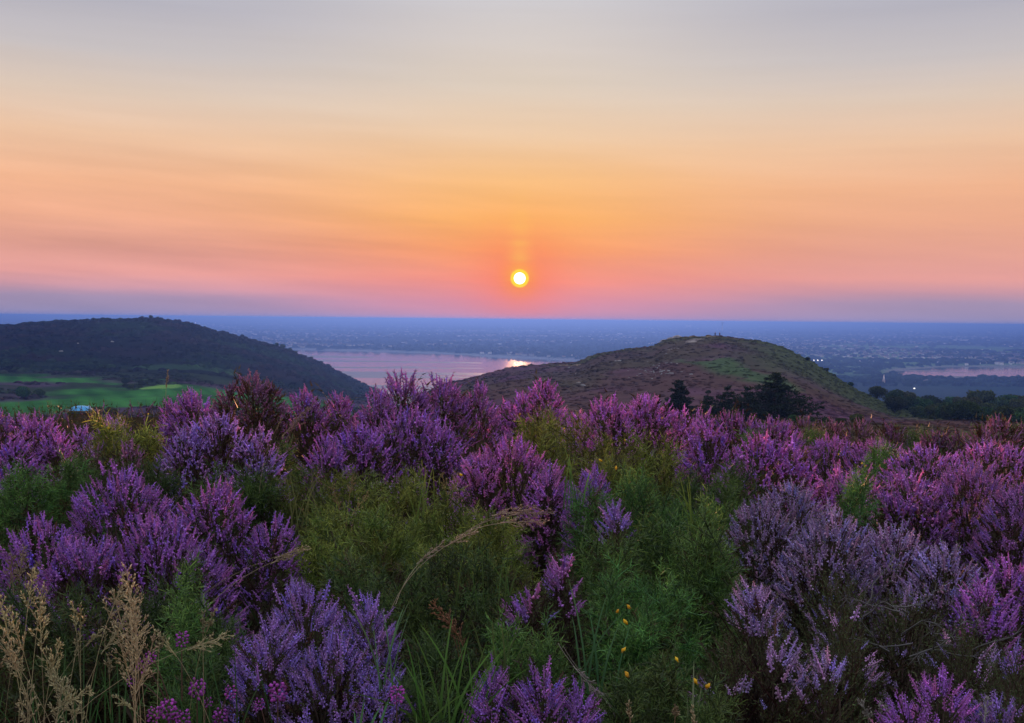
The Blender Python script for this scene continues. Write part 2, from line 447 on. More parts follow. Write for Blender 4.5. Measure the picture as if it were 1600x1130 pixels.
# plants near the camera: lobes = (px, py of the top, half width in px, range, height)
HEATHER = [
 # label, lobes, flower share, colour key, group
 ("broad violet heather bush sprawling behind the dry grass tufts", [(70, 800, 85, 3.1, .30), (190, 722, 95, 3.5, .36), (335, 745, 85, 3.4, .36), (250, 800, 130, 3.05, .36), (425, 800, 55, 3.3, .3), (130, 830, 80, 2.95, .26)], .95, 'v', None),
 ("rounded blue-violet heather bush in front, between dry grass and green blades", [(480, 895, 95, 2.35, .34), (575, 925, 62, 2.35, .32), (420, 965, 75, 2.2, .28), (520, 985, 110, 2.15, .28), (600, 1040, 55, 2.1, .22)], .97, 'b', None),
 ("low lilac heather bush cut by the bottom edge beside the green grass", [(770, 1035, 42, 2.05, .22), (850, 1040, 65, 2.0, .24), (905, 1070, 45, 1.98, .22)], .95, 'v', None),
 ("small straggly heather with scattered spikes amid dark gorse", [(880, 862, 38, 2.8, .26), (830, 905, 42, 2.7, .2)], .6, 'p', None),
 ("dark heather bush with sparse lilac spikes beside yellow gorse flowers", [(1180, 890, 72, 2.35, .36), (1140, 985, 50, 2.2, .28), (1210, 970, 75, 2.2, .3)], .5, 'l', None),
 ("dark heather clump with few lilac tips right of the sparse bush", [(1320, 940, 60, 2.3, .32), (1290, 1010, 70, 2.15, .26)], .38, 'l', None),
 ("thin mauve heather rising from the dark bottom corner", [(1470, 1040, 75, 2.1, .28), (1420, 1085, 50, 2.05, .22)], .6, 'v', None),
 ("dark heather at the bottom edge with a few tiny violet flowers", [(1590, 1000, 70, 2.3, .3), (1570, 1080, 70, 2.1, .25)], .3, 'b', None),
 ("lilac heather bank crest nearest the gorse slope", [(1190, 770, 80, 3.6, .4), (1240, 745, 70, 4.0, .4), (1300, 790, 95, 3.3, .42)], .9, 'l', None),
 ("pale lilac heather along the middle of the long bank", [(1400, 805, 95, 3.3, .45), (1480, 840, 85, 3.1, .45)], .86, 'l', None),
 ("heather mound at the low end of the bank by the picture edge", [(1580, 860, 75, 3.1, .42), (1540, 900, 60, 2.9, .36)], .66, 'v', None),
 ("shaded thinly flowering heather hollow with dead twigs below the lilac bank", [(1420, 900, 105, 2.75, .4), (1310, 880, 75, 2.8, .36), (1510, 960, 75, 2.5, .32)], .32, 'l', None),
 ("pinkish heather thicket above the lilac bank with a yellow gorse tuft", [(1330, 728, 95, 4.8, .4), (1420, 735, 80, 4.6, .42)], .92, 'p', None),
 ("dense purple heather thicket at the picture edge, above the dark hollow", [(1520, 715, 95, 4.6, .42), (1600, 745, 80, 4.2, .45)], .92, 'p', None),
 ("mauve heather thicket behind, reaching the picture edge under the lobed shrub", [(1560, 685, 100, 6.0, .4), (1450, 692, 80, 6.0, .38)], .9, 'p', None),
 ("tall heather bush showing a dark woody side above the green gorse", [(1110, 650, 62, 5.0, .5), (1190, 672, 75, 4.8, .48), (1240, 690, 45, 4.7, .42)], .9, 'v', None),
 ("pink-tipped heather bush on the skyline right of the sun line", [(950, 615, 55, 6.0, .42), (1010, 612, 62, 6.2, .42), (1065, 632, 30, 6.2, .36)], .95, 'm', None),
 ("round heather bush glowing purple in the middle of the gorse", [(800, 672, 90, 4.1, .42), (750, 700, 55, 4.0, .34), (860, 720, 40, 3.9, .32)], .95, 'm', None),
 ("pointed heather tuft on the skyline just below the setting sun", [(852, 585, 42, 7.0, .5), (820, 610, 34, 7.0, .38), (790, 622, 30, 7.2, .36)], .95, 'm', None),
 ("tallest purple heather on the skyline before the bay", [(630, 574, 62, 6.0, .55), (690, 582, 58, 6.2, .52), (745, 596, 45, 6.3, .45), (590, 605, 45, 5.8, .42)], .95, 'm', None),
 ("wide violet heather bush left of centre, below the skyline heather", [(560, 655, 80, 4.9, .42), (640, 632, 85, 5.1, .44), (690, 655, 50, 5.0, .36), (510, 680, 45, 4.7, .34)], .93, 'v', None),
 ("bluish heather bush below the brown-topped one", [(345, 635, 78, 4.5, .44), (290, 660, 50, 4.4, .36), (400, 665, 52, 4.4, .36)], .9, 'b', None),
 ("brown-topped heather bush standing against the dark headland", [(392, 566, 40, 6.0, .55), (420, 590, 38, 6.1, .48), (360, 590, 36, 6.0, .45)], .85, 'n', None),
 ("purple heather beside the golf links, left of the brown-topped bush", [(305, 604, 55, 6.0, .42), (270, 620, 30, 6.2, .36)], .93, 'v', None),
 ("feathery heather tufts in the dip right of the brown-topped bush", [(478, 605, 42, 6.4, .4), (530, 612, 34, 6.6, .36)], .92, 'm', None),
 ("lilac heather bush at the picture edge before the golf links", [(60, 642, 62, 5.4, .4), (88, 668, 40, 5.2, .34), (20, 680, 50, 5.0, .34)], .9, 'v', None),
 ("dim pink heather at the picture edge, shaded underneath", [(-10, 632, 45, 6.5, .38), (30, 640, 34, 6.6, .34)], .85, 'p', None),
 ("mauve heather behind the yellow-flowered sprig by the blue sheet", [(178, 648, 34, 6.2, .32), (128, 664, 26, 6.0, .28)], .9, 'p', None),
 ("faded reddish heather below the orange gorse flowers", [(205, 688, 40, 4.4, .3), (150, 690, 34, 4.5, .26)], .5, 'n', None),
 ("small lilac sprays in the gorse right of the round bush", [(930, 722, 30, 3.8, .26), (905, 745, 24, 3.7, .22)], .8, 'v', None),
 ("tiny lilac heather cluster low in the gorse hollow", [(962, 782, 28, 3.3, .2)], .6, 'b', None),
 ("purple heather drift in the right middle distance", [(1310, 678, 70, 7.5, .36), (1370, 684, 55, 7.2, .34)], .9, 'm', None),
 ("heather bank behind the dark-sided bush, below the conifers", [(1150, 640, 55, 8.5, .36), (1210, 652, 55, 8.2, .36), (1095, 636, 40, 8.5, .36)], .85, 'm', None),
 ("lobed dusky heather shrub at the picture edge before the wood", [(1565, 645, 42, 8.0, .48), (1535, 660, 34, 7.8, .4), (1600, 652, 36, 8.2, .44)], .8, 'n', None),
 ("dark round heather between the lobed shrub and the drift", [(1465, 668, 40, 8.2, .38), (1500, 675, 30, 8.0, .34)], .7, 'n', None),
 ("purple heather tufts left of the dark round clump", [(1395, 660, 38, 9.5, .36), (1345, 655, 32, 10.5, .36)], .8, 'n', None),
 ("distant heather tufts under the big conifer", [(1255, 648, 34, 11, .4), (1300, 652, 32, 11.5, .4)], .8, 'n', None),
 ("skyline heather sprigs beside the green gorse crest", [(905, 640, 28, 6.4, .3)], .8, 'm', None),
]
GORSE = [
 # label, lobes, colour key, flower pixels
 ("olive gorse thicket below the wide violet heather", [(560, 728, 95, 3.9, .4), (480, 722, 55, 4.2, .38), (640, 735, 70, 3.8, .4)], 'w', []),
 ("gorse mound with grass poking through, left of the round heather", [(600, 790, 100, 3.3, .36), (520, 800, 70, 3.3, .34)], 'w', []),
 ("gorse clump at the foot of the round purple heather", [(700, 762, 75, 3.5, .34), (770, 795, 80, 3.3, .34)], 'w', [(722, 745)]),
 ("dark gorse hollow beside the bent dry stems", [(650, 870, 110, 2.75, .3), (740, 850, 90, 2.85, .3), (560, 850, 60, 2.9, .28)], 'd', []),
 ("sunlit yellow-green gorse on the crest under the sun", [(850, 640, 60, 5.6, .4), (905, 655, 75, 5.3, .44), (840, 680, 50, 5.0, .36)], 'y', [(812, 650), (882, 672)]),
 ("gorse bush with yellow specks left of the dark-sided heather", [(1000, 668, 62, 4.9, .44), (950, 700, 60, 4.5, .4), (1045, 690, 36, 4.8, .4)], 'w', [(976, 690), (1035, 655)]),
 ("spiky gorse sprays in front of the dark-sided heather", [(1000, 730, 80, 3.7, .4), (930, 760, 60, 3.5, .34)], 'g', [(962, 735), (940, 722)]),
 ("deep green gorse slope below the spiky sprays", [(1040, 800, 95, 3.1, .4), (960, 830, 70, 2.95, .34), (1100, 790, 55, 3.3, .36)], 'g', []),
 ("bright-tipped gorse mound left of the sparse lilac heather", [(960, 895, 40, 2.5, .34), (1040, 880, 70, 2.5, .4), (1000, 940, 85, 2.35, .4)], 'g', [(962, 957), (986, 951), (980, 976)]),
 ("dark gorse with yellow buds along the bottom edge", [(1040, 1010, 90, 2.15, .34), (980, 1060, 70, 2.05, .26), (1110, 1060, 70, 2.05, .26)], 'd', [(972, 1020), (983, 1058), (1060, 1035), (1090, 1070), (1104, 1077)]),
 ("gorse tangle at the picture edge above the violet heather", [(40, 712, 70, 3.9, .36), (110, 715, 45, 4.0, .34)], 'g', []),
 ("gorse sprig with orange-yellow flowers before the golf links", [(200, 645, 34, 5.3, .36), (165, 660, 30, 5.0, .34), (232, 655, 26, 5.4, .34)], 'y', [(160, 668), (232, 648), (168, 671)]),
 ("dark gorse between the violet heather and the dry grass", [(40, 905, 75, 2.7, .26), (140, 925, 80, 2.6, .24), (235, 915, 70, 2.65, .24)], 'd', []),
 ("single upright gorse shoot beside the tall dry grass", [(290, 880, 20, 2.4, .34)], 'g', []),
 ("dark gorse left of the front blue-violet heather", [(345, 960, 60, 2.4, .26), (310, 1020, 70, 2.2, .22)], 'd', []),
 ("small green gorse tuft behind the low lilac heather", [(850, 985, 46, 2.25, .24), (790, 965, 40, 2.3, .24)], 'g', []),
 ("gorse under the bent grass between the front heathers", [(690, 980, 70, 2.35, .2), (660, 1060, 60, 2.1, .18)], 'd', []),
 ("gorse bush between the bluish heather and the olive thicket", [(440, 690, 45, 4.6, .34), (400, 720, 50, 4.2, .32), (330, 735, 50, 4.0, .28)], 'g', []),
 ("gorse at the edge of the lilac bank, right of the deep green slope", [(1130, 745, 45, 3.9, .34), (1110, 830, 60, 2.9, .34)], 'g', []),
 ("dull gorse behind the violet heather, near the orange flowers", [(130, 700, 50, 4.3, .3), (240, 720, 60, 4.0, .3)], 'd', []),
 ("gorse tuft with yellow flowers in the pink thicket", [(1345, 738, 22, 4.3, .16), (1385, 692, 34, 6.4, .26)], 'g', [(1347, 726), (1352, 730), (1310, 712)]),
 ("low gorse patch before the lobed shrub", [(1440, 668, 34, 9.0, .3), (1275, 668, 34, 9.0, .3), (1180, 668, 30, 8.0, .3)], 'g', []),
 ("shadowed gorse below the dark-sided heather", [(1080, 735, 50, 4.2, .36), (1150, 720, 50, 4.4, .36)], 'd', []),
]

def lobes_world(lobes):
    out = []
    for (px, py, hw, d, h) in lobes:
        top = P(px, py, d)
        rx = hw / F * d
        out.append((top[0], top[1], top[2] - h, rx, max(rx * 0.85, 0.12), h))
    return np.array(out)

for lst in (HEATHER, GORSE):
    for i, e in enumerate(lst): lst[i] = e + (lobes_world(e[1]),)
ALL = np.concatenate([e[-1] for e in HEATHER] + [e[-1] for e in GORSE])
BASE = np.stack([ALL[:, 0], ALL[:, 1], ALL[:, 2] - 0.10], 1)

def near_z(x, y):
    x = np.asarray(x, float); y = np.asarray(y, float)
    sh = x.shape; x = x.ravel(); y = y.ravel()
    r = np.hypot(x, y)
    s = 0.32 + 0.09 * r
    d2 = (x[:, None] - BASE[None, :, 0]) ** 2 + (y[:, None] - BASE[None, :, 1]) ** 2
    w = np.exp(-d2 / (2 * s[:, None] ** 2)) + 1e-5 * np.exp(-np.sqrt(d2) / 3.0)
    z = (w * BASE[None, :, 2]).sum(1) / w.sum(1)
    return z.reshape(sh)

def ground_z(x, y):
    x = np.asarray(x, float); y = np.asarray(y, float)
    r = np.hypot(x, y); az = np.arctan2(x, y)
    w = sstep(8.0, 22.0, r)
    out = np.zeros(r.shape)
    n = w < 1
    zn = np.zeros(r.shape); zn[n] = near_z(x[n], y[n])
    zf = hill_z(az, np.maximum(r, 12.0))
    amp = 0.26 * np.minimum(r / 30.0, 10.0)
    zf = zf + amp * (noise(x / 14.0, y / 14.0, 5, 4) - 0.5) * sstep(12, 40, r)
    return zn * (1 - w) + zf * w

# one polar grid, cut into the pieces of the setting
AZ = np.radians(np.concatenate([np.arange(-46, -28, 0.4), np.arange(-28, 28, 0.145), np.arange(28, 46.1, 0.4)]))
RR = np.concatenate([np.geomspace(0.6, 12, 50), np.geomspace(12.4, 150, 60), np.geomspace(153, 400, 90),
                     np.geomspace(404, 1010, 120), np.geomspace(1030, 1890, 26)])
A2, R2 = np.meshgrid(AZ, RR)
GX, GY = R2 * np.sin(A2), R2 * np.cos(A2)
GZ = ground_z(GX, GY)
PXG = CX + F * np.tan(A2)

def blend(c, col, w):
    return c * (1 - w[..., None]) + np.array(col) * w[..., None]

n1 = noise(GX / 40, GY / 40, 11, 5); n2 = noise(GX / 9, GY / 9, 12, 4); n3 = noise(GX / 3, GY / 3, 13, 3); n4 = noise(GX / 120, GY / 120, 14, 4)
C = np.zeros(GX.shape + (3,)) + np.array([0.030, 0.022, 0.014])
# right-hand moor
moor = np.zeros_like(C) + np.array([0.085, 0.048, 0.044])
moor = blend(moor, (0.095, 0.045, 0.075), sstep(0.45, 0.62, n1))
moor = blend(moor, (0.060, 0.058, 0.030), sstep(0.52, 0.66, noise(GX / 30, GY / 55, 21, 4)) * 0.55)
crest_d = (380 - R2)
moor = blend(moor, (0.075, 0.080, 0.030), sstep(62, 8, crest_d) * sstep(0.32, 0.58, n2) * 0.9 * sstep(700, 900, PXG))
moor = blend(moor, (0.056, 0.076, 0.030), sstep(1110, 1230, PXG) * sstep(215, 290, R2) * 0.85)
def band(pts, width, x=GX, y=GY):
    """distance weight to a polyline given in world metres"""
    w = np.zeros(x.shape)
    for (ax, ay), (bx, by) in zip(pts[:-1], pts[1:]):
        dx, dy = bx - ax, by - ay
        t = np.clip(((x - ax) * dx + (y - ay) * dy) / (dx * dx + dy * dy), 0, 1)
        d = np.hypot(x - ax - t * dx, y - ay - t * dy)
        w = np.maximum(w, sstep(width, width * 0.45, d))
    return w
def on_hill(px, r): a = az_of(px); return (r * math.sin(a), r * math.cos(a))
moor = blend(moor, (0.060, 0.088, 0.038), band([on_hill(1100, 268), on_hill(1150, 245), on_hill(1200, 225)], 9) * sstep(0.3, 0.5, n2))
moor = blend(moor, (0.20, 0.15, 0.09), band([on_hill(1075, 372), on_hill(1098, 368), on_hill(1120, 366)], 5.0) * 0.9)
moor = blend(moor, (0.26, 0.22, 0.20), band([on_hill(1092, 352), on_hill(1084, 338), on_hill(1080, 330)], 2.2))
moor = blend(moor, (0.26, 0.22, 0.20), band([on_hill(1052, 306), on_hill(1040, 300)], 2.4))
moor = blend(moor, (0.22, 0.16, 0.11), band([on_hill(880, 362), on_hill(905, 352), on_hill(930, 352)], 3.0))
# headland and links
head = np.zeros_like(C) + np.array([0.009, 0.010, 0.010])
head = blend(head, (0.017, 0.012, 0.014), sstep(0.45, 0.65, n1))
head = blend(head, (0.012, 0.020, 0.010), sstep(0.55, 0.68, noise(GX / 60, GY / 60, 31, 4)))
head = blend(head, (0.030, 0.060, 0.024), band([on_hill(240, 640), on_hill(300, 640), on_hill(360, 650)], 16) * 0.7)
links = np.zeros_like(C) + np.array([0.026, 0.036, 0.020])
links = blend(links, (0.060, 0.040, 0.062), sstep(0.42, 0.6, n1))
fair = np.zeros(GX.shape)
def fairway(pts, w):
    global fair
    fair = np.maximum(fair, band([on_hill(a, r) for a, r in pts], w))
fairway([(20, 372), (110, 390), (190, 400), (300, 395), (420, 390)], 36)
fairway([(190, 440), (300, 452), (420, 450)], 34)
fairway([(-80, 545), (0, 550), (70, 540)], 30)
fairway([(110, 520), (175, 510), (230, 520)], 14)
fairway([(-200, 620), (0, 590), (50, 585)], 12)
fair = fair * sstep(0.24, 0.36, noise(GX / 50, GY / 50, 41, 3))
stripe = 0.5 + 0.5 * np.sin(GX * 0.5 + GY * 0.25)
gcol = np.array([0.042, 0.150, 0.030])[None, None] * (0.42 + 0.3 * stripe + 0.95 * (noise(GX / 22, GY / 40, 44, 4) - 0.3))[..., None]
links = links * (1 - fair[..., None]) + gcol * fair[..., None]
gx, gy = on_hill(244, 468)
gw = sstep(1.0, 0.9, np.hypot((GX - gx) / 9.0, (GY - gy) / 17.0))
links = blend(links, (0.13, 0.25, 0.05), gw)
bx_, by_ = on_hill(176, 470)
links = blend(links, (0.42, 0.34, 0.22), sstep(1.0, 0.7, np.hypot((GX - bx_) / 2.0, (GY - by_) / 6.0)))
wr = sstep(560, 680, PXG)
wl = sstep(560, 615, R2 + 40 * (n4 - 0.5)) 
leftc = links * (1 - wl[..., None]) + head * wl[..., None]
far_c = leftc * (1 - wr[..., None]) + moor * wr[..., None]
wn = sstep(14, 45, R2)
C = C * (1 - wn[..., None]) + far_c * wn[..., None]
C *= (0.75 + 0.5 * n3)[..., None]

NR, NA = GX.shape
VID = np.arange(NR * NA).reshape(NR, NA)
QUAD = np.stack([VID[:-1, :-1], VID[:-1, 1:], VID[1:, 1:], VID[1:, :-1]], -1)
RC = 0.5 * (R2[:-1, :-1] + R2[1:, 1:]); PC = 0.5 * (PXG[:-1, :-1] + PXG[1:, 1:])
V_ALL = np.stack([GX, GY, GZ], -1).reshape(-1, 3); C_ALL = C.reshape(-1, 3)
def cut(name, mask, mat, label, smooth=True):
    q = QUAD[mask]
    u, inv = np.unique(q, return_inverse=True)
    o = link(name, mesh(name, V_ALL[u], inv.reshape(q.shape)[:, ::-1], C_ALL[u], mat, smooth))
    o['kind'] = 'structure'; o['label'] = label
    return o
near_m = RC < 40
left_m = (~near_m) & (PC < 640)
cut('ground', near_m, M_SOIL, 'dark peaty ground under the heather and gorse')
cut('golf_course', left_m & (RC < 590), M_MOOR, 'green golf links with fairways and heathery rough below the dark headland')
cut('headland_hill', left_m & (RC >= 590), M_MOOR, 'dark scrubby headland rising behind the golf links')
cut('moorland_hill', (~near_m) & (PC >= 640), M_MOOR, 'brown and purple moorland hill in front of the bay')

# ------------------------------------------------------------------ bay, estuary and the low country behind
SEA = -110.0
def r_sea(px, y): return (EYE[2] - SEA) * F / (y - eye_y(px))
yy = np.concatenate([np.arange(640, 506, -0.55), 499.5 + np.geomspace(6.4, 2.2, 34)])
RP = (EYE[2] - SEA) * F / (yy - EYE_Y)
AZP = np.radians(np.concatenate([np.arange(-46, -27, 0.5), np.arange(-27, 27, 0.135), np.arange(27, 46.1, 0.5)]))
PA, PR = np.meshgrid(AZP, RP)
LX, LY = PR * np.sin(PA), PR * np.cos(PA)
LPX = CX + F * np.tan(PA)
shore = np.interp(LPX, [-400, 300, 455, 560, 700, 830, 900, 1000, 1150, 1250], [r_sea(300, 541), r_sea(300, 541), r_sea(455, 545), r_sea(560, 548), r_sea(700, 553), r_sea(830, 560), r_sea(900, 563), 2700, 2300, 1700])
shore = shore + 160 * (noise(LPX / 60, LPX * 0, 51, 4) - 0.5)
inb = sstep(40, -40, PR - shore) * sstep(1260, 1180, LPX)
flat_n = noise(LX / 700 + 0.4 * noise(LX / 300, LY / 300, 53, 2), LY / 150, 54, 5)
ridge = noise(LX / 900, LY / 420, 55, 3)
flat = SEA + 1.3 * (flat_n - 0.5) + 0.7 * (ridge - 0.5)
gl = np.exp(-((LX - SUN[0] / SUN[1] * LY) / 45) ** 2) * sstep(2300, 2600, PR) * sstep(3300, 3100, PR)
flat = flat - 1.2 * gl * sstep(.42, .52, noise(LX / 70, LY / 90, 56, 2))
edge_far = sstep(300, 60, np.abs(PR - (shore - 330)))
flat = flat - 0.35 * edge_far
# estuary on the right
e1 = np.interp(LPX, [1370, 1400, 1470, 1600, 2000], [r_sea(1400, 580), r_sea(1400, 573.5), r_sea(1470, 568.5), r_sea(1600, 566), r_sea(1600, 568)])
e0 = np.interp(LPX, [1370, 1400, 1440, 1490, 1540, 1600, 2000], [r_sea(1400, 580), r_sea(1400, 583), r_sea(1440, 588), r_sea(1490, 590), r_sea(1540, 588), r_sea(1600, 587), r_sea(1600, 587)])
ine = sstep(-25, 25, PR - e0) * sstep(25, -25, PR - e1) * sstep(1372, 1400, LPX)
est = SEA + 1.0 * (noise(LX / 260, LY / 110, 57, 4) - 0.56)
land = SEA + 2.5 + 5 * noise(LX / 700, LY / 700, 58, 4) + 26 * sstep(4500, 16000, PR) * noise(LX / 4000, LY / 4000, 59, 3) \
    + sstep(16000, 30000, PR) * (8 + 95 * noise(LX / 7000, LY / 9000, 60, 4)) 
LZ = land * (1 - inb) + flat * inb
LZ = LZ * (1 - ine) + est * ine
m1 = noise(LX / 500, LY / 900, 61, 5); m2 = noise(LX / 160, LY / 420, 62, 4); m3 = noise(LX / 1500, LY / 2500, 63, 4)
LC = np.zeros(LX.shape + (3,)) + np.array([0.030, 0.042, 0.034])
LC = blend(LC, (0.11, 0.11, 0.11), sstep(0.5, 0.62, m1))
LC = blend(LC, (0.02, 0.035, 0.025), sstep(0.52, 0.60, m2))
LC = blend(LC, (0.10, 0.16, 0.06), sstep(0.60, 0.66, m3) * sstep(1150, 1300, LPX))
LC = blend(LC, (0.13, 0.14, 0.17), inb * 1.0)
LC = blend(LC, (0.20, 0.17, 0.16), ine)
nr_, na_ = LX.shape
vid = np.arange(nr_ * na_).reshape(nr_, na_)
q = np.stack([vid[:-1, :-1], vid[:-1, 1:], vid[1:, 1:], vid[1:, :-1]], -1).reshape(-1, 4)
LV = np.stack([LX, LY, LZ], -1).reshape(-1, 3); LCf = LC.reshape(-1, 3)
qf = inb[:-1, :-1].ravel() > 0.5
def cut2(name, msk, label, mat):
    qq = q[msk]; u, inv = np.unique(qq, return_inverse=True)
    o = link(name, mesh(name, LV[u], inv.reshape(qq.shape)[:, ::-1], LCf[u], mat, True)); o['kind'] = 'structure'; o['label'] = label
mud, k = mat_new('wet_mud')
at = k.n('ShaderNodeAttribute', attribute_name='col')
pb = k.n('ShaderNodeBsdfPrincipled'); pb.inputs['Roughness'].default_value = 0.65; pb.inputs['Specular IOR Level'].default_value = 0.3
k.put(pb.inputs['Base Color'], at.outputs['Color'])
k.put(k.n('ShaderNodeOutputMaterial').inputs['Surface'], pb.outputs[0])
cut2('tidal_flats', qf, 'grey mudflats and sandbanks of the bay at low tide', mud)
cut2('coastal_plain', ~qf, 'hazy low country with suburbs beyond the bay', M_LAND)
wat, k = mat_new('sea_water')
pb = k.n('ShaderNodeBsdfPrincipled'); pb.inputs['Base Color'].default_value = (0.02, 0.03, 0.035, 1); pb.inputs['Roughness'].default_value = 0.08; pb.inputs['IOR'].default_value = 1.33
tcn = k.n('ShaderNodeTexCoord'); nz = k.n('ShaderNodeTexNoise'); nz.inputs['Scale'].default_value = 0.08; nz.inputs['Detail'].default_value = 4
k.put(nz.inputs['Vector'], tcn.outputs['Object'])
bp = k.n('ShaderNodeBump'); bp.inputs['Strength'].default_value = 0.35; bp.inputs['Distance'].default_value = 0.5
k.put(bp.inputs['Height'], nz.outputs[0]); k.put(pb.inputs['Normal'], bp.outputs[0])
k.put(k.n('ShaderNodeOutputMaterial').inputs['Surface'], pb.outputs[0])
wa = np.radians(np.linspace(-46, 46, 60)); wr_ = np.array([900, 2000, 3200, 4600])
W2, WR = np.meshgrid(wa, wr_)
wv = np.stack([WR * np.sin(W2), WR * np.cos(W2), np.full(W2.shape, SEA)], -1).reshape(-1, 3)
wi = np.arange(len(wv)).reshape(W2.shape)
wq = np.stack([wi[:-1, :-1], wi[:-1, 1:], wi[1:, 1:], wi[1:, :-1]], -1).reshape(-1, 4)[:, ::-1]
o = link('water', mesh('water', wv, wq, None, wat)); o['kind'] = 'structure'; o['label'] = 'still shallow water of the bay and estuary reflecting the pink sky'

def plain_z(x, y):
    r = np.hypot(x, y); a = np.arctan2(x, y)
    fi = np.interp(r, RP, np.arange(len(RP))); fj = np.interp(a, AZP, np.arange(len(AZP)))
    i = np.clip(np.round(fi).astype(int), 0, len(RP) - 1); j = np.clip(np.round(fj).astype(int), 0, len(AZP) - 1)
    return LZ[i, j], np.maximum(inb[i, j], ine[i, j])

# ------------------------------------------------------------------ blobs for far vegetation
def lump(seed, nlat=3, nlon=6):
    r = np.random.default_rng(seed)
    v = [[0, 0, 1.0]]
    for i in range(1, nlat + 1):
        th = i * (math.pi * 0.58) / nlat
        for j in range(nlon):
            ph = (j + 0.5 * (i % 2)) * 2 * math.pi / nlon
            k_ = 1 + r.uniform(-.28, .28)
            v.append([k_ * math.sin(th) * math.cos(ph), k_ * math.sin(th) * math.sin(ph), k_ * math.cos(th)])
    v = np.array(v); t = []
    for j in range(nlon): t.append((0, 1 + j, 1 + (j + 1) % nlon))
    for i in range(nlat - 1):
        for j in range(nlon):
            a, b = 1 + i * nlon + j, 1 + i * nlon + (j + 1) % nlon
            t += [(a, a + nlon, b), (b, a + nlon, b + nlon)]
    c = np.ones((len(v), 3)) * r.uniform(.8, 1.2, (len(v), 1))
    return v, np.array(t), c
LUMPS = [lump(s) for s in range(5)]
LUMPS_S = [lump(s + 10, 2, 5) for s in range(4)]

def strew(geo, x, y, z, sx, sz, col, lumps):
    K = len(x); roll = rng.uniform(0, 6.28, K); pick = rng.integers(0, len(lumps), K)
    M = np.zeros((K, 3, 3))
    M[:, 0, 0] = np.cos(roll) * sx; M[:, 0, 1] = -np.sin(roll) * sx
    M[:, 1, 0] = np.sin(roll) * sx; M[:, 1, 1] = np.cos(roll) * sx
    M[:, 2, 2] = sz
    o = np.stack([x, y, z], 1)
    for i, lp in enumerate(lumps):
        s = pick == i
        scatter(geo, lp, M[s], o[s], col[s])

def grid_color(x, y):
    r = np.hypot(x, y); a = np.arctan2(x, y)
    i = np.clip(np.round(np.interp(r, RR, np.arange(NR))).astype(int), 0, NR - 1); j = np.clip(np.round(np.interp(a, AZ, np.arange(NA))).astype(int), 0, NA - 1)
    return C[i, j], fair[i, j]

# scrub on the headland
n = 7000
a = az_of(rng.uniform(-150, 640, n)); r = np.sqrt(rng.uniform(600 ** 2, 1060 ** 2, n))
x, y = r * np.sin(a), r * np.cos(a)
keep = noise(x / 30, y / 30, 71, 3) + rng.uniform(-.2, .2, n) > 0.47
x, y = x[keep], y[keep]
c, _ = grid_color(x, y)
s = rng.uniform(1.2, 3.2, len(x))
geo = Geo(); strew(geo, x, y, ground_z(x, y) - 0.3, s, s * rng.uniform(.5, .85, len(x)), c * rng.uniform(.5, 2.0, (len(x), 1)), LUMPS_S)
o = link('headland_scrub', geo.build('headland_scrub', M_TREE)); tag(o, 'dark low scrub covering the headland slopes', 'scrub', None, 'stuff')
# heather and gorse cover of the moor
n = 27000
a = az_of(rng.uniform(600, 1720, n)); r = np.sqrt(rng.uniform(45 ** 2, 400 ** 2, n))
x, y = r * np.sin(a), r * np.cos(a)
keep = noise(x / 7, y / 7, 72, 3) + rng.uniform(-.25, .25, n) > 0.46
x, y, r = x[keep], y[keep], r[keep]
c, _ = grid_color(x, y)
s = rng.uniform(.28, .95, len(x)) * (0.7 + 0.3 * r / 300)
geo = Geo(); strew(geo, x, y, ground_z(x, y) - 0.12, s, s * rng.uniform(.3, .6, len(x)), c * rng.uniform(.6, 1.4, (len(x), 1)), LUMPS_S)
o = link('moor_heather_cover', geo.build('moor_heather_cover', M_TREE)); tag(o, 'low purple and brown heather carpeting the moorland hill', 'heather', None, 'stuff')
# rough on the links
n = 6000
a = az_of(rng.uniform(-150, 640, n)); r = np.sqrt(rng.uniform(250 ** 2, 610 ** 2, n))
x, y = r * np.sin(a), r * np.cos(a)
c, f = grid_color(x, y)
keep = (f < 0.15) & (noise(x / 25, y / 25, 73, 3) > 0.45)
x, y, c = x[keep], y[keep], c[keep]
s = rng.uniform(.8, 2.2, len(x))
geo = Geo(); strew(geo, x, y, ground_z(x, y) - 0.2, s, s * rng.uniform(.35, .7, len(x)), c * rng.uniform(.5, 1.2, (len(x), 1)), LUMPS_S)
o = link('links_rough', geo.build('links_rough', M_TREE)); tag(o, 'dark rough of heather and scrub between the fairways', 'rough', None, 'stuff')

# far trees and houses on the plain
def plain_points(n, x0, x1, y0, y1):
    px = rng.uniform(x0, x1, n); py = rng.uniform(y0, y1, n)
    r = (EYE[2] - SEA) * F / py
    a = az_of(px)
    x, y = r * np.sin(a), r * np.cos(a)
    z, wet = plain_z(x, y)
    return x, y, z, wet, r, px
x, y, z, wet, r, px = plain_points(9000, -60, 1660, 9, 96)
keep = (wet < 0.3) & (noise(x / 600, y / 900, 81, 4) + rng.uniform(-.08, .08, len(x)) > 0.53) & ((r > 3000) | (px > 1180))
bx0, by0, _, _, br, _ = plain_points(260, -60, 1660, 9, 96)
xs, ys = [], []
for i in range(260):       # hedgerows and tree-lined roads
    n_ = int(rng.uniform(15, 60)); ln_ = rng.uniform(150, 900) * (0.6 + br[i] / 7000); an_ = rng.normal(0, .22); u_ = np.linspace(-.5, .5, n_) + rng.normal(0, .01, n_)
    xs.append(bx0[i] + u_ * ln_ * math.cos(an_)); ys.append(by0[i] + u_ * ln_ * math.sin(an_) + rng.normal(0, 6, n_))
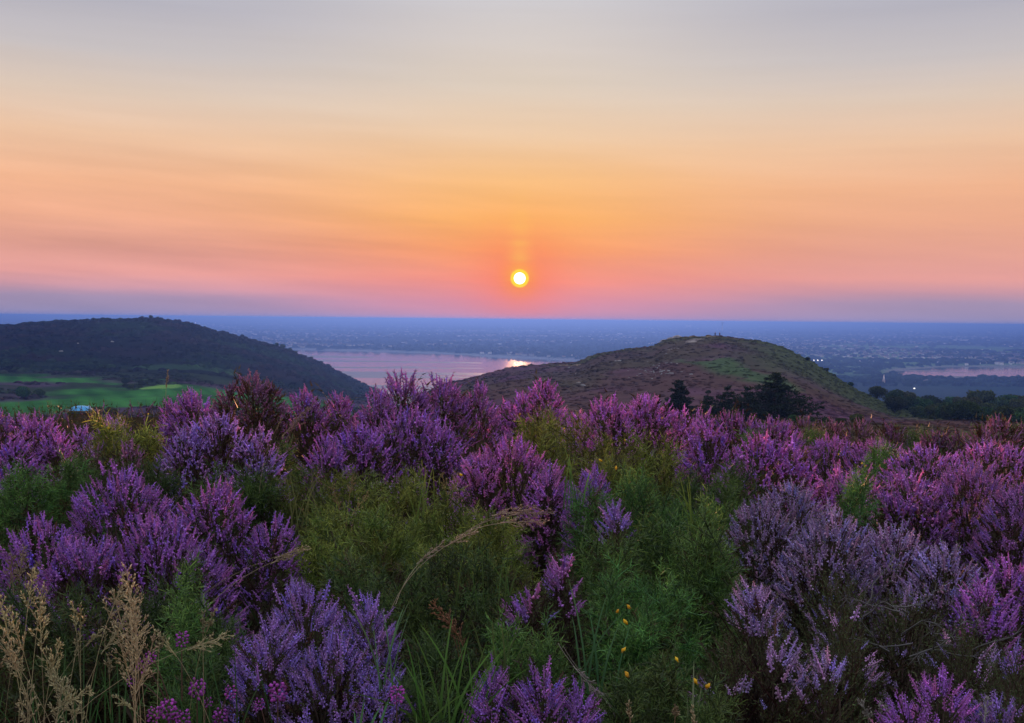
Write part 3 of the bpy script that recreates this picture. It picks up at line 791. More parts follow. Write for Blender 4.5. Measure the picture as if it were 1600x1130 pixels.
xb = np.concatenate(xs); yb = np.concatenate(ys); zb_, wb = plain_z(xb, yb); rb = np.hypot(xb, yb); pb_ = CX + F * xb / yb
kb = (wb < .05) & ((rb > 3000) | (pb_ > 1180)) & (rb > 1900)
x, y, z, r, keep = np.concatenate([x, xb]), np.concatenate([y, yb]), np.concatenate([z, zb_]), np.concatenate([r, rb]), np.concatenate([keep, kb])
x, y, z, r = x[keep], y[keep], z[keep], r[keep]
s = rng.uniform(5, 10, len(x)) * (0.8 + r / 9000)
geo = Geo(); strew(geo, x, y, z, s * 1.3, s * rng.uniform(.7, 1.1, len(x)), np.array([[.022, .036, .022]]) * rng.uniform(.6, 1.4, (len(x), 1)), LUMPS_S)
o = link('distant_trees', geo.build('distant_trees', M_TREE)); tag(o, 'dark tree belts lining the hazy suburbs beyond the bay', 'trees', None, 'stuff')

def house_geo(w, d, h, rf, wall, roof):
    v = np.array([(-w, -d, -2), (w, -d, -2), (w, d, -2), (-w, d, -2), (-w, -d, h), (w, -d, h), (w, d, h), (-w, d, h)], float)
    t = [(0, 1, 5), (0, 5, 4), (1, 2, 6), (1, 6, 5), (2, 3, 7), (2, 7, 6), (3, 0, 4), (3, 4, 7)]
    g_ = Geo(); g_.add(v, t, wall)
    e = 0.4
    rv = np.array([(-w - e, -d - e, h), (w + e, -d - e, h), (w + e, d + e, h), (-w - e, d + e, h), (-w - e, 0, h + rf), (w + e, 0, h + rf)], float)
    rt = [(0, 1, 5), (0, 5, 4), (2, 3, 4), (2, 4, 5), (3, 0, 4), (1, 2, 5), (0, 2, 1), (0, 3, 2)]
    g_.add(rv, rt, roof)
    return g_.get()
WALLS = [(.75, .72, .68), (.62, .60, .58), (.5, .42, .36), (.8, .8, .8)]
HOUSES = [house_geo(5 + i, 4, 5.2, 2.6, WALLS[i], (.13 + .02 * i, .13, .15)) for i in range(4)]
x, y, z, wet, r, px = plain_points(16000, -60, 1660, 9, 100)
keep = (wet < 0.1) & (noise(x / 500, y / 900, 82, 4) + rng.uniform(-.1, .1, len(x)) > 0.51) & ((r > 3000) | (px > 1180))
x, y, z, r, px = x[keep], y[keep], z[keep], r[keep], px[keep]
K = len(x); sc = rng.uniform(.55, 1.0, K) * (0.85 + r / 16000); roll = rng.normal(0, .5, K)
order = np.argsort(r); big = np.zeros(K, bool)
vis = order[(px[order] > 1220) | (r[order] > 3300)]
big[vis[:230]] = True
M = np.zeros((K, 3, 3)); M[:, 0, 0] = np.cos(roll) * sc; M[:, 0, 1] = -np.sin(roll) * sc; M[:, 1, 0] = np.sin(roll) * sc; M[:, 1, 1] = np.cos(roll) * sc; M[:, 2, 2] = sc
oo = np.stack([x, y, z], 1); pick = rng.integers(0, 4, K); tint = rng.uniform(.4, .85, (K, 1)) * np.ones((1, 3))
geo = Geo()
for i in range(4):
    m_ = (pick == i) & ~big
    scatter(geo, HOUSES[i], M[m_], oo[m_], tint[m_])
o = link('distant_houses', geo.build('distant_houses', M_PAINT)); tag(o, 'countless tiny houses of the far suburbs fading in haze', 'houses', None, 'stuff')
HM = [mesh('house', *HOUSES[i], M_PAINT) for i in range(4)]
for i in np.where(big)[0]:
    o = link('house', HM[pick[i]], None, oo[i]); o.scale = (sc[i],) * 3; o.rotation_euler = (0, 0, roll[i])
    if px[i] > 1220: tag(o, 'tiny pale house in the hazy town between the moorland hill and the estuary', 'house', 'houses of the near town')
    else: tag(o, 'tiny pale house on the far shore of the bay', 'house', 'houses along the bay shore')

def building(name, label, cat, px, y, w, h, d=None, wall=(.72, .72, .72), roof=(.4, .4, .42), group=None, roof_h=None):
    r = r_sea(px, y); a = az_of(px)
    bx, by = r * math.sin(a), r * math.cos(a); bz = float(plain_z(np.array([bx]), np.array([by]))[0][0])
    root = empty(name, (bx, by, bz)); root.rotation_euler = (0, 0, -float(a))
    W, H, D = w / F * r / 2, h / F * r, (d or w * .5) / F * r / 2
    v, t, c = house_geo(W, D, H, roof_h if roof_h else H * .12, wall, roof)
    link('wall', mesh('wall', v[:8], t[:8], c[:8], M_PAINT), root)
    link('roof', mesh('roof', v[8:], t[8:] - 8, c[8:], M_PAINT), root)
    tag(root, label, cat, group)
    return root
SHEDS = [(1190, 514, 9, 2.2), (1362, 517, 16, 2.0), (1420, 521, 10, 1.6), (1330, 547, 14, 1.8), (1355, 566, 26, 2.2), (1035, 524, 12, 2.0), (985, 536, 6, 1.8),
         (968, 524, 8, 2.0), (1075, 515, 10, 4.5), (1500, 532, 22, 1.4), (1540, 546, 14, 1.4), (720, 528, 8, 1.8), (640, 522, 9, 1.6), (560, 530, 8, 1.5), (860, 520, 10, 1.6), (780, 540, 7, 1.6)]
LB = ["long white shed near the skyline right of the hill crest", "long white shed close under the skyline above the estuary", "small white shed below the skyline shed", "pale long roof in the middle of the hazy town",
      "pale long terrace above the three white lights", "white shed left of the hill summit", "small white block above the hill shoulder", "pale block near the skyline over the hill shoulder", "square grey block left of the skyline tower",
      "thin pale glasshouse row in the hazy fields", "pale glasshouse strip above the estuary", "pale block on the far shore above the bay", "small pale block under the skyline left of the sun", "pale block over the bay, nearest the headland",
      "long pale roof right of the sun glint", "pale block just above the bay's far shore"]
for (px, y, w, h), lb in zip(SHEDS, LB):
    building('warehouse', lb, 'building', px, y, w, h, roof=(.62, .62, .64), group='large pale buildings of the plain')
# pale pointed gable in the near town
gb = building('gabled_house', 'pale house with a steep pointed gable in the near town', 'house', 1382, 601, 7, 5, wall=(.8, .72, .68), roof=(.75, .62, .58), roof_h=13); gb.rotation_euler[2] += math.pi / 2
# tower on the skyline
rt = 9000.0; a = az_of(1128); z0 = z_of(1128, 515, rt); z1 = z_of(1128, 503, rt)
tw = empty('water_tower', (rt * math.sin(a), rt * math.cos(a), z0))
Hh = z1 - z0
v, t = tube([(0, 0, -8), (0, 0, Hh * .72)], [5.5, 5], 10); link('shaft', mesh('shaft', v, t, np.tile([.32, .32, .34], (len(v), 1)), M_PAINT), tw)
v, t = tube([(0, 0, Hh * .66), (0, 0, Hh * .76), (0, 0, Hh * .95), (0, 0, Hh)], [5, 10, 10, 6], 12, True); link('tank', mesh('tank', v, t, np.tile([.12, .12, .14], (len(v), 1)), M_PAINT), tw)
tag(tw, 'slender water tower breaking the skyline above the hill', 'tower')

# lit lamps
lm, k = mat_new('lit_lamp')
em = k.n('ShaderNodeEmission'); em.inputs['Color'].default_value = (1, .96, .9, 1); em.inputs['Strength'].default_value = 9
k.put(k.n('ShaderNodeOutputMaterial').inputs['Surface'], em.outputs[0])
def lamp(px, y, y_ground, size, label, grp):
    r = r_sea(px, y_ground) if y_ground else 1.0
    a = az_of(px); bx, by = r * math.sin(a), r * math.cos(a); bz = float(plain_z(np.array([bx]), np.array([by]))[0][0])
    zt = z_of(px, y, r)
    root = empty('floodlight', (bx, by, bz))
    v, t = tube([(0, 0, -1), (0, 0, zt - bz)], [.5, .3], 6); link('mast', mesh('mast', v, t, np.tile([.3, .3, .3], (len(v), 1)), M_PAINT), root)
    s = size / F * r
    v, t, c = lump(3, 4, 8); link('lamp_head', mesh('lamp_head', v * s + np.array([0, 0, zt - bz]), t, None, lm), root)
    tag(root, label, 'floodlight', grp)
for i, px in enumerate((1272, 1278, 1284.5)):
    lamp(px, 561, 570, .95, ['leftmost of three lit white floodlights in the near town', 'middle of three lit white floodlights in the near town', 'rightmost of three lit white floodlights in the near town'][i], 'three floodlights in a row')
lamp(1430, 601.5, 606, 1.3, 'single white light low in the town before the wood', None)
lamp(305, 504.5, 508, 1.0, 'brighter of two white lights beyond the headland ridge', 'far lights')
lamp(311, 504.5, 508, .8, 'fainter of two white lights beyond the headland ridge', 'far lights')

# ------------------------------------------------------------------ trees
def leaf_cloud(lobes, n, size, col, seed, flat=0.6):
    r = np.random.default_rng(seed)
    g_ = Geo(); L = np.array(lobes, float)
    w = (L[:, 3] * L[:, 4]) ; w /= w.sum()
    pick = r.choice(len(L), n, p=w)
    d = unit(r.normal(size=(n, 3))); rad = r.uniform(.35, 1, n) ** .45
    # clumps
    cl = unit(r.normal(size=(14, 3))); near = (d @ cl.T).max(1)
    rad = rad * (0.78 + 0.30 * sstep(.6, .98, near))
    p = L[pick, :3] + d * rad[:, None] * L[pick, 3:6]
    nn = unit(d + r.normal(size=(n, 3)) * .8)
    M_ = frames(nn, r.uniform(0, 6.28, n)) * (size * r.uniform(.6, 1.4, n))[:, None, None]
    v = np.array([(-.5, -.35, 0), (.5, -.3, .1), (.1, .6, -.05)]); t = np.array([(0, 1, 2)])
    tint = np.array(col)[None] * r.uniform(.55, 1.5, (n, 1)) 
    scatter(g_, (v, t, np.ones((3, 3))), M_, p, tint)
    return g_
def trunk_geo(h, r0, branches, seed, col=(.06, .045, .035)):
    r = np.random.default_rng(seed); g_ = Geo()
    pts = np.array([(0, 0, -.3), (r.normal() * .03 * h, r.normal() * .03 * h, h * .5), (r.normal() * .05 * h, r.normal() * .05 * h, h)])
    v, t = tube(pts, [r0, r0 * .7, r0 * .25], 6); g_.add(v, t, col)
    for i in range(branches):
        f_ = r.uniform(.35, .85); b = pts[0] * (1 - f_) + pts[2] * f_; d = unit(np.array([r.normal(), r.normal(), .7]))
        v, t = tube([b, b + d * h * .2, b + d * h * .38 + np.array([0, 0, h * .05])], [r0 * .4, r0 * .25, r0 * .1], 4); g_.add(v, t, col)
    return g_
TREES = []
for s_ in range(5):
    r = np.random.default_rng(100 + s_)
    lob = [(0, 0, 4.2, 3.2, 3.2, 2.6)] + [(r.uniform(-2.4, 2.4), r.uniform(-2.4, 2.4), r.uniform(2.8, 5.8), r.uniform(1.5, 2.4), r.uniform(1.5, 2.4), r.uniform(1.2, 1.9)) for _ in range(6)]
    TREES.append((leaf_cloud(lob, 2600, .55, (.032 + .012 * (s_ % 3), .052 + .006 * s_, .022), s_).build('crown', M_TREE), trunk_geo(4.6, .28, 5, s_).build('trunk', M_BARK)))
def tree(px, r, s, label, group=None, kind=0, rz=None):
    a = az_of(px); bx, by = r * math.sin(a), r * math.cos(a); bz = float(ground_z(np.array([bx]), np.array([by]))[0])
    root = empty('tree', (bx, by, bz - 1.0 * s)); root.scale = (s * random.uniform(.9, 1.15), s * random.uniform(.9, 1.15), s * random.uniform(.8, 1.05)); root.rotation_euler = (0, 0, random.uniform(0, 6.28) if rz is None else rz)
    link('crown', TREES[kind][0], root); link('trunk', TREES[kind][1], root)
    tag(root, label, 'tree', group)
    return root
k_ = 0
for px in np.arange(1400, 1700, 17):
    for r0, s0 in ((392, 1.05), (345, .95), (295, .75), (240, .6)):
        if r0 == 240 and px < 1480: continue
        if r0 == 295 and px < 1420: continue
        tree(px + random.uniform(-8, 8), r0 + random.uniform(-20, 16), s0 * random.uniform(.75, 1.15), 'round-crowned tree packed in the dark wood below the estuary', 'trees of the dark wood', k_ % 5)
        k_ += 1
tree(1372, 372, .7, 'isolated dark tree at the foot of the hill, left end of the wood', None, 1)
for i, (px, s) in enumerate([(1262, .22), (1291, .28), (1304, .18), (1330, .3)]):
    tree(px, 378, s, 'small bush jutting from the falling skyline of the moorland hill', 'bushes on the hill skyline', i)
for i, (px, s) in enumerate([(236, .5), (228, .38), (246, .4), (432, .55), (441, .7), (452, .6), (462, .45), (486, .5), (300, .35)]):
    lb = 'small tree on the summit of the dark headland' if px < 320 else 'bushy tree on the falling ridge of the dark headland'
    tree(px, 992, s * 1.1, lb, 'trees on the headland summit' if px < 320 else 'trees on the headland ridge', i % 5)
for i, (px, r, s, lb) in enumerate([(125, 318, .85, 'leftmost dark bush at the near edge of the golf links'), (150, 314, .95, 'middle dark bush at the near edge of the golf links'), (174, 316, .8, 'rightmost dark bush at the near edge of the golf links'),
                                 (35, 420, 1.2, 'dark round bush among the purple rough of the links'), (60, 428, .9, 'smaller dark bush beside the round one on the links'), (195, 505, .8, 'dark bush on the far fairway edge'), (205, 470, .5, 'low bush beside the sandy bunker')]):
    tree(px, r, s * .62, lb, None, i % 5)

# wind-shaped conifers
def conifer(name, label, px, ytop, ybot, r, width, lean, seed, tiers=9):
    a = az_of(px); bx, by = r * math.sin(a), r * math.cos(a)
    gz = float(ground_z(np.array([bx]), np.array([by]))[0])
    zt = z_of(px, ytop, r); h = zt - gz
    R_ = np.random.default_rng(seed)
    root = empty(name, (bx, by, gz))
    w = width / F * r / 2
    pts = np.array([(0, 0, -.3), (lean * .3 * h, 0, h * .5), (lean * h, 0, h * .97)])
    v, t = tube(pts, [.16, .11, .03], 6); link('trunk', mesh('trunk', v, t, np.tile([.05, .038, .03], (len(v), 1)), M_BARK), root)
    g_ = Geo(); tri = (np.array([(-.5, 0, 0), (.5, 0, .05), (0, 1.0, 0)]), np.array([(0, 1, 2)]), np.ones((3, 3)))
    bs = Geo()
    for i in range(tiers):
        f_ = 0.12 + 0.86 * (i / (tiers - 1)) ; zc = h * f_
        cx_ = lean * h * f_
        bl = w * (1 - f_) ** .75 * 1.05 + .12
        nb = max(5, int(13 * (1 - f_) + 5))
        for j in range(nb):
            ph = j * 6.283 / nb + R_.uniform(-.35, .35); L_ = bl * R_.uniform(.55, 1.15)
            d = np.array([math.cos(ph) + lean * 1.5, math.sin(ph), R_.uniform(-.05, .32)])
            b0 = np.array([cx_, 0, zc + R_.uniform(-.2, .2)])
            tip = b0 + d * L_; midp = b0 + d * L_ * .5 + np.array([0, 0, .06 * L_])
            v, t = tube([b0, midp, tip], [.035, .02, .008], 3); bs.add(v, t, (.05, .04, .03))
            m_ = int(90 * L_ / w) + 30
            u = R_.uniform(.12, 1.05, m_)
            p = b0 + d * L_ * u[:, None] + R_.normal(size=(m_, 3)) * np.array([.12, .12, .07]) * (1.2 - .6 * u[:, None]) * h * .22
            nn = unit(d[None] + R_.normal(size=(m_, 3)) * .7)
            fr = frames(nn, R_.uniform(0, 6.28, m_)); fr = fr[:, :, [0, 2, 1]]
            sz = R_.uniform(.14, .30, m_) * h / 4
            fr = fr * sz[:, None, None]; fr[:, :, 0] *= .55
            scatter(g_, tri, fr, p, np.array([[.020, .030, .016]]) * R_.uniform(.6, 1.5, (m_, 1)))
    link('branches', bs.build('branches', M_BARK), root)['kind'] = 'stuff'
    link('crown', g_.build('crown', M_TREE), root)
    tag(root, label, 'tree')
conifer('conifer', 'tallest dark conifer with spreading tiers before the purple hillside', 1212, 583, 655, 120, 140, 0.02, 1, 11)
conifer('conifer', 'small pointed conifer left of the group, above the pink-tipped heather', 1061, 593, 655, 125, 58, 0.02, 2, 8)
conifer('conifer', 'wind-bent conifer leaning right, between the pointed one and the tallest', 1122, 605, 655, 122, 85, 0.28, 3, 7)
conifer('conifer', 'squat conifer nestled against the left side of the tallest', 1166, 606, 655, 121, 70, 0.05, 4, 7)
conifer('conifer', 'stunted conifer leaning at the left foot of the wind-bent one', 1102, 611, 655, 123, 30, 0.12, 5, 6)
for i, px in enumerate((1078, 1145, 1185, 1242, 1268, 1292, 1315, 1340)):
    tree(px, 112 + 4 * (i % 3), .13 + .06 * random.random(), 'low dark shrub in the hollow at the foot of the conifers', 'shrubs below the conifers', i % 5)

# rocks on the moor
def rock_mesh(seed):
    r = np.random.default_rng(seed); v, t, c = lump(seed + 50, 3, 6)
    v = v * np.array([1, .7, .6]); v += r.normal(size=v.shape) * .12
    return mesh('rock', v, t, c * np.array([[.24, .235, .24]]), M_ROCK)
ROCKS = [rock_mesh(i) for i in range(5)]
def put_rock(px, r, s, label, grp):
    a = az_of(px); bx, by = r * math.sin(a), r * math.cos(a)
    o = link('rock', ROCKS[random.randrange(5)], None, (bx, by, float(ground_z(np.array([bx]), np.array([by]))[0]) + s * .12))
    o.scale = (s * random.uniform(.7, 1.4), s, s * random.uniform(.6, 1.0)); o.rotation_euler = (0, 0, random.uniform(0, 6.28))
    tag(o, label, 'rock', grp)
for i in range(34):
    put_rock(random.gauss(1024, 27), random.gauss(250, 15), random.uniform(.2, .55), 'grey rock in the scatter of stones on the near hillside', 'stones scattered on the moorland hill')
for i in range(9):
    put_rock(1048 - 3 * random.random() * 6 + i * 1.5, 374 + random.uniform(-4, 2), random.uniform(.7, 1.5), 'grey boulder of the outcrop on the left shoulder of the summit', 'boulders of the shoulder outcrop')
for px, r in ((905, 245), (912, 232), (890, 330), (900, 300), (962, 300), (968, 296)):
    put_rock(px, r, random.uniform(.5, .9), 'lone grey rock on the western slope of the moorland hill', 'lone rocks on the slope')
for px, r in ((118, 760), (175, 775), (95, 720)):
    put_rock(px, r, 1.5, 'pale rock exposed on the dark headland face', 'pale rocks of the headland')

# two people on the summit
def person(px, r, label, shirt, trousers, face):
    a = az_of(px); bx, by = r * math.sin(a), r * math.cos(a); bz = float(ground_z(np.array([bx]), np.array([by]))[0])
    sk = [(0, 0, .95), (0, 0, 1.2), (0, 0, 1.42), (0, 0, 1.52), (0, 0, 1.64), (0, 0, 1.74),
          (.19, 0, 1.40), (.24, .02, 1.12), (.22, .08, .88), (-.19, 0, 1.40), (-.24, .02, 1.12), (-.22, .08, .88),
          (.10, 0, .88), (.12, .02, .48), (.12, 0, .06), (.12, .14, .03), (-.10, 0, .88), (-.12, .02, .48), (-.12, 0, .06), (-.12, .14, .03)]
    ed = [(0, 1), (1, 2), (2, 3), (3, 4), (4, 5), (2, 6), (6, 7), (7, 8), (2, 9), (9, 10), (10, 11), (0, 12), (12, 13), (13, 14), (14, 15), (0, 16), (16, 17), (17, 18), (18, 19)]
    rad = [.15, .14, .13, .055, .10, .08, .07, .05, .04, .07, .05, .04, .10, .07, .05, .04, .10, .07, .05, .04]
    me = bpy.data.meshes.new('person'); me.from_pydata(sk, ed, [])
    o = link('person', me, None, (bx, by, bz)); o.rotation_euler = (0, 0, face)
    md = o.modifiers.new('skin', 'SKIN')
    for i, rr in enumerate(rad): me.skin_vertices[0].data[i].radius = (rr, rr * .8)
    me.skin_vertices[0].data[0].use_root = True
    o.modifiers.new('sub', 'SUBSURF').levels = 1
    m, k = mat_new('clothes')
    tcn = k.n('ShaderNodeTexCoord'); sp = k.n('ShaderNodeSeparateXYZ'); k.put(sp.inputs[0], tcn.outputs['Object'])
    c1 = k.mix(k.m('GREATER_THAN', sp.outputs[2], .92), trousers, shirt)
    c2 = k.mix(k.m('GREATER_THAN', sp.outputs[2], 1.5), c1, (.45, .28, .2))
    c3 = k.mix(k.m('GREATER_THAN', sp.outputs[2], 1.68), c2, (.03, .02, .015))
    pb = k.n('ShaderNodeBsdfPrincipled'); pb.inputs['Roughness'].default_value = .9; k.put(pb.inputs['Base Color'], c3)
    k.put(k.n('ShaderNodeOutputMaterial').inputs['Surface'], pb.outputs[0])
    me.materials.append(m)
    tag(o, label, 'person')
person(1117, 379, 'left of two tiny people standing on the summit of the moorland hill', (.03, .03, .045), (.02, .02, .025), 2.6)
person(1124, 380, 'right of two tiny people standing on the summit of the moorland hill', (.06, .03, .03), (.02, .02, .03), -2.8)

# blue sheet at the edge of the links
bp_ = P(127, 641, 60.0)
gz = float(ground_z(np.array([bp_[0]]), np.array([bp_[1]]))[0])
root = empty('sheeted_stack', (bp_[0], bp_[1], gz))
ht = bp_[2] - gz
w_ = 30 / F * 60 / 2
nx = 10
sv = []; 
for j in range(6):
    for i in range(nx):
        u, vv = i / (nx - 1) * 2 - 1, j / 5 * 2 - 1
        edge = max(abs(u), abs(vv)) ** 6
        sv.append((u * w_ * 1.05, vv * w_, ht + .22 - edge * .35 + random.uniform(-.03, .03)))
sv = np.array(sv); sq = [(j * nx + i, j * nx + i + 1, (j + 1) * nx + i + 1, (j + 1) * nx + i) for j in range(5) for i in range(nx - 1)]
m_tarp = plain('blue_sheet', .45, 4, .15, .5)
link('tarpaulin', mesh('tarpaulin', sv, sq, np.tile([.05, .32, .62], (len(sv), 1)), m_tarp), root)
v, t, c = house_geo(w_ * .95, w_ * .9, ht - .05, .1, (.12, .10, .08), (.1, .09, .08))
link('stack', mesh('stack', v, t, c, M_ROCK), root)
tag(root, 'bright blue sheet over a stack, glimpsed behind the lilac heather', 'tarpaulin')

# ------------------------------------------------------------------ heather
FCOL = {'v': (.77, .36, .98), 'b': (.65, .43, .98), 'l': (.82, .60, .99), 'p': (.80, .40, .97), 'm': (.83, .38, .96), 'n': (.60, .31, .57)}
def sprig(seed, lod):
    """one heather shoot of unit length: (green part, flower part)"""
    r = np.random.default_rng(seed)
    nf, sides, nl = [(20, 3, 14), (11, 0, 7), (6, 0, 4), (4, 0, 3)][lod]
    fs = [.027, .040, .052, .064][lod]
    gr, fl = Geo(), Geo()
    bend = r.uniform(-.10, .10, 2)
    def axis(t): t = np.asarray(t); return np.stack([bend[0] * t ** 2, bend[1] * t ** 2, t], -1)
    v, t = tube(axis(np.array([0, 1.0])), [.012, .004], 3); gr.add(v, t, (.10, .065, .045))
    u = r.uniform(.02, .98, nl) if lod else np.linspace(.03, .97, nl)
    ph = np.arange(nl) * 2.4 + r.uniform(0, 6)
    d = unit(np.stack([np.cos(ph), np.sin(ph), np.full(nl, .9)], 1))
    M_ = frames(d, r.uniform(0, 6.28, nl))
    ls = [.085, .105, .13, .19][lod]
    leaf = (np.array([(-.16, 0, 0), (.16, 0, 0), (0, .05, 1.0)]) * ls, np.array([(0, 1, 2)]), np.ones((3, 3)))
    scatter(gr, leaf, M_, axis(u), np.array([[.085, .12, .040]]) * r.uniform(.6, 1.4, (nl, 1)))
    f0 = r.uniform(.42, .60)
    u = np.linspace(f0, .985, nf); ph = np.arange(nf) * 2.4
    taper = 1.05 - .62 * ((u - f0) / (1 - f0)) ** 1.6
    off = np.stack([np.cos(ph), np.sin(ph), np.zeros(nf)], 1) * ((.022, .020, .020, .020)[lod] * taper)[:, None]
    d = unit(np.stack([np.cos(ph), np.sin(ph), r.uniform(-.7, .35, nf)], 1))
    M_ = frames(d, r.uniform(0, 6.28, nf)) * (taper * r.uniform(.8, 1.2, nf))[:, None, None]
    v, t = bud(fs, fs * 2.0, sides) if sides else tetra(fs, fs * 1.9)
    c = np.ones((len(v), 3)); c[:-1] *= .9; c[0] = (.5, .4, .42); c[-1] = (1.15, 1.4, 1.05)
    zc_ = np.array([f0 - .03, f0 + .12, .80, .97]) if lod == 0 else np.array([f0 - .03, f0 + .2, .98])
    cv_, ct_ = tube(axis(zc_), (np.array([.010, .026, .019, .006]) if lod == 0 else np.array([.010, .030, .007])) * (1.0, 1.1, 1.2, 1.3)[lod], 3); fl.add(cv_, ct_, (.85, .78, .85))
    tip = np.clip((u - .82) / .18, 0, 1)[:, None]
    tint = r.uniform(.55, 1.25, (nf, 1)) * ((1 - tip) * np.ones((1, 3)) + tip * np.array([[.85, .75, .7]]))
    scatter(fl, (v, t, c), M_, axis(u) + off, tint)
    return gr.get(), fl.get()
SPRIG = [[sprig(1000 + 10 * l + i, l) for i in range(5)] for l in range(4)]

def dome_points(L, dens, r, bumps=.12, freq=3.1):
    """points on the outside of a union of half-ellipsoid lobes"""
    pts, nor = [], []
    for i, (cx, cy_, cz, rx, ry, rz) in enumerate(L):
        area = 2 * math.pi * ((rx * ry) ** 1.6 / 3 + (rx * rz) ** 1.6 / 3 + (ry * rz) ** 1.6 / 3) ** (1 / 1.6)
        n = max(6, int(area * dens))
        d = unit(r.normal(size=(n, 3))); d[:, 2] = np.abs(d[:, 2]) * 1.0 - .12
        k_ = 1 + bumps * (noise(d[:, 0] * freq + i * 7, d[:, 1] * freq + d[:, 2] * freq * .65, 200 + i, 2) - .5) * 2.4 + r.normal(0, .035, n)
        p = np.array([cx, cy_, cz]) + d * np.array([rx, ry, rz]) * k_[:, None]
        nn = unit(d / np.array([rx, ry, rz]))
        ok = np.ones(n, bool)
        for j, (ax, ay, az_, bx, by, bz) in enumerate(L):
            if j != i: ok &= (((p - np.array([ax, ay, az_])) / np.array([bx, by, bz])) ** 2).sum(1) > .82
        pts.append(p[ok]); nor.append(nn[ok])
    return np.concatenate(pts), np.concatenate(nor)

def make_heather(idx, label, lobes, share, key, group, L):
    r = np.random.default_rng(500 + idx)
    d = float(L[:, 1].min())
    lod = 0 if d < 2.7 else 1 if d < 4.3 else 2 if d < 7.5 else 3
    dens = [1950, 1400, 900, 540][lod]; slen = [.088, .102, .125, .155][lod]
    ctr = np.array([L[:, 0].mean(), L[:, 1].mean(), L[:, 2].min() - .12])
    root = empty('heather_bush', ctr)
    p, n = dome_points(L, dens, r, .11, 4.6)
    K = len(p)
    dirs = unit(n * .8 + np.array([0, 0, .75]) + r.normal(size=(K, 3)) * .13)
    ln = slen * r.uniform(.7, 1.25, K)
    # the outermost shoots stand a little proud; shoots flower in patches
    patch = noise(p[:, 0] * 13 + idx, p[:, 1] * 13 + p[:, 2] * 9, 300 + idx, 3)
    hrel = np.clip((p[:, 2] - ctr[2] - .12) / (np.ptp(p[:, 2]) + .01), 0, 1)
    prob = share * (.58 + .75 * hrel) if share > .7 else share * (.25 + 1.5 * hrel ** 1.5)
    flo = (patch - .5) * 1.3 + .5 < np.clip(prob, 0, .98)
    M_ = frames(dirs, r.uniform(0, 6.28, K)) * ln[:, None, None]
    o = p - dirs * ln[:, None] * .72 - ctr
    gr, fl = Geo(), Geo(); pick = r.integers(0, 5, K)
    base = np.array(FCOL[key])
    warm = r.normal(0, .09, (K, 1))
    ft = base[None] * (1 + np.concatenate([warm, warm * .2, -warm * .7], 1)) * r.uniform(.75, 1.2, (K, 1))
    old = r.random(K) < (.03 if key != 'n' else .3)
    ft[old] = np.array([.22, .12, .09]) * r.uniform(.7, 1.3, (old.sum(), 1))
    gt = np.ones((K, 3)) * r.uniform(.7, 1.25, (K, 1))
    for i in range(5):
        s = pick == i
        scatter(gr, SPRIG[lod][i][0], M_[s], o[s], gt[s])
        s = s & flo
        scatter(fl, SPRIG[lod][i][1], M_[s], o[s], ft[s])
    # leafy shoots filling the inside, woody brown and darkened to paint shade there
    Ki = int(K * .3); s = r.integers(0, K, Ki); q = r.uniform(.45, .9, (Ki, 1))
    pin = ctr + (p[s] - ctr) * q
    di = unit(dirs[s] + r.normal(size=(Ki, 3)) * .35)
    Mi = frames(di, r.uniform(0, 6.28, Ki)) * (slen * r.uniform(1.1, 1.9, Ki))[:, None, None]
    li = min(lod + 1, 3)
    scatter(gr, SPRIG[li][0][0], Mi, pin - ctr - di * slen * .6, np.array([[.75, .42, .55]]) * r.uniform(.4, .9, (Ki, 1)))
    # woody stems
    st_ = Geo(); ns_ = int(np.clip(K / 9, 10, 90))
    for j in r.integers(0, K, ns_):
        e = p[j] - ctr - dirs[j] * ln[j] * .7
        b = np.array([e[0] * .35, e[1] * .35, -.05])
        mdp = (b + e) * .5 + r.normal(size=3) * .03 + np.array([e[0] * .1, e[1] * .1, -.02])
        v, t = tube([b, mdp, e], [.006, .004, .002], 3); st_.add(v, t, np.array([.075, .055, .042]) * r.uniform(.6, 1.5))
    link('foliage', gr.build('foliage', M_HLEAF), root)['kind'] = 'stuff'
    if fl.n: link('flower_spikes', fl.build('flower_spikes', M_FLOWER), root)['kind'] = 'stuff'
    link('stems', st_.build('stems', M_BARK), root)['kind'] = 'stuff'
    tag(root, label, 'heather', group or 'heather bushes')
for i, e in enumerate(HEATHER): make_heather(i, *e)

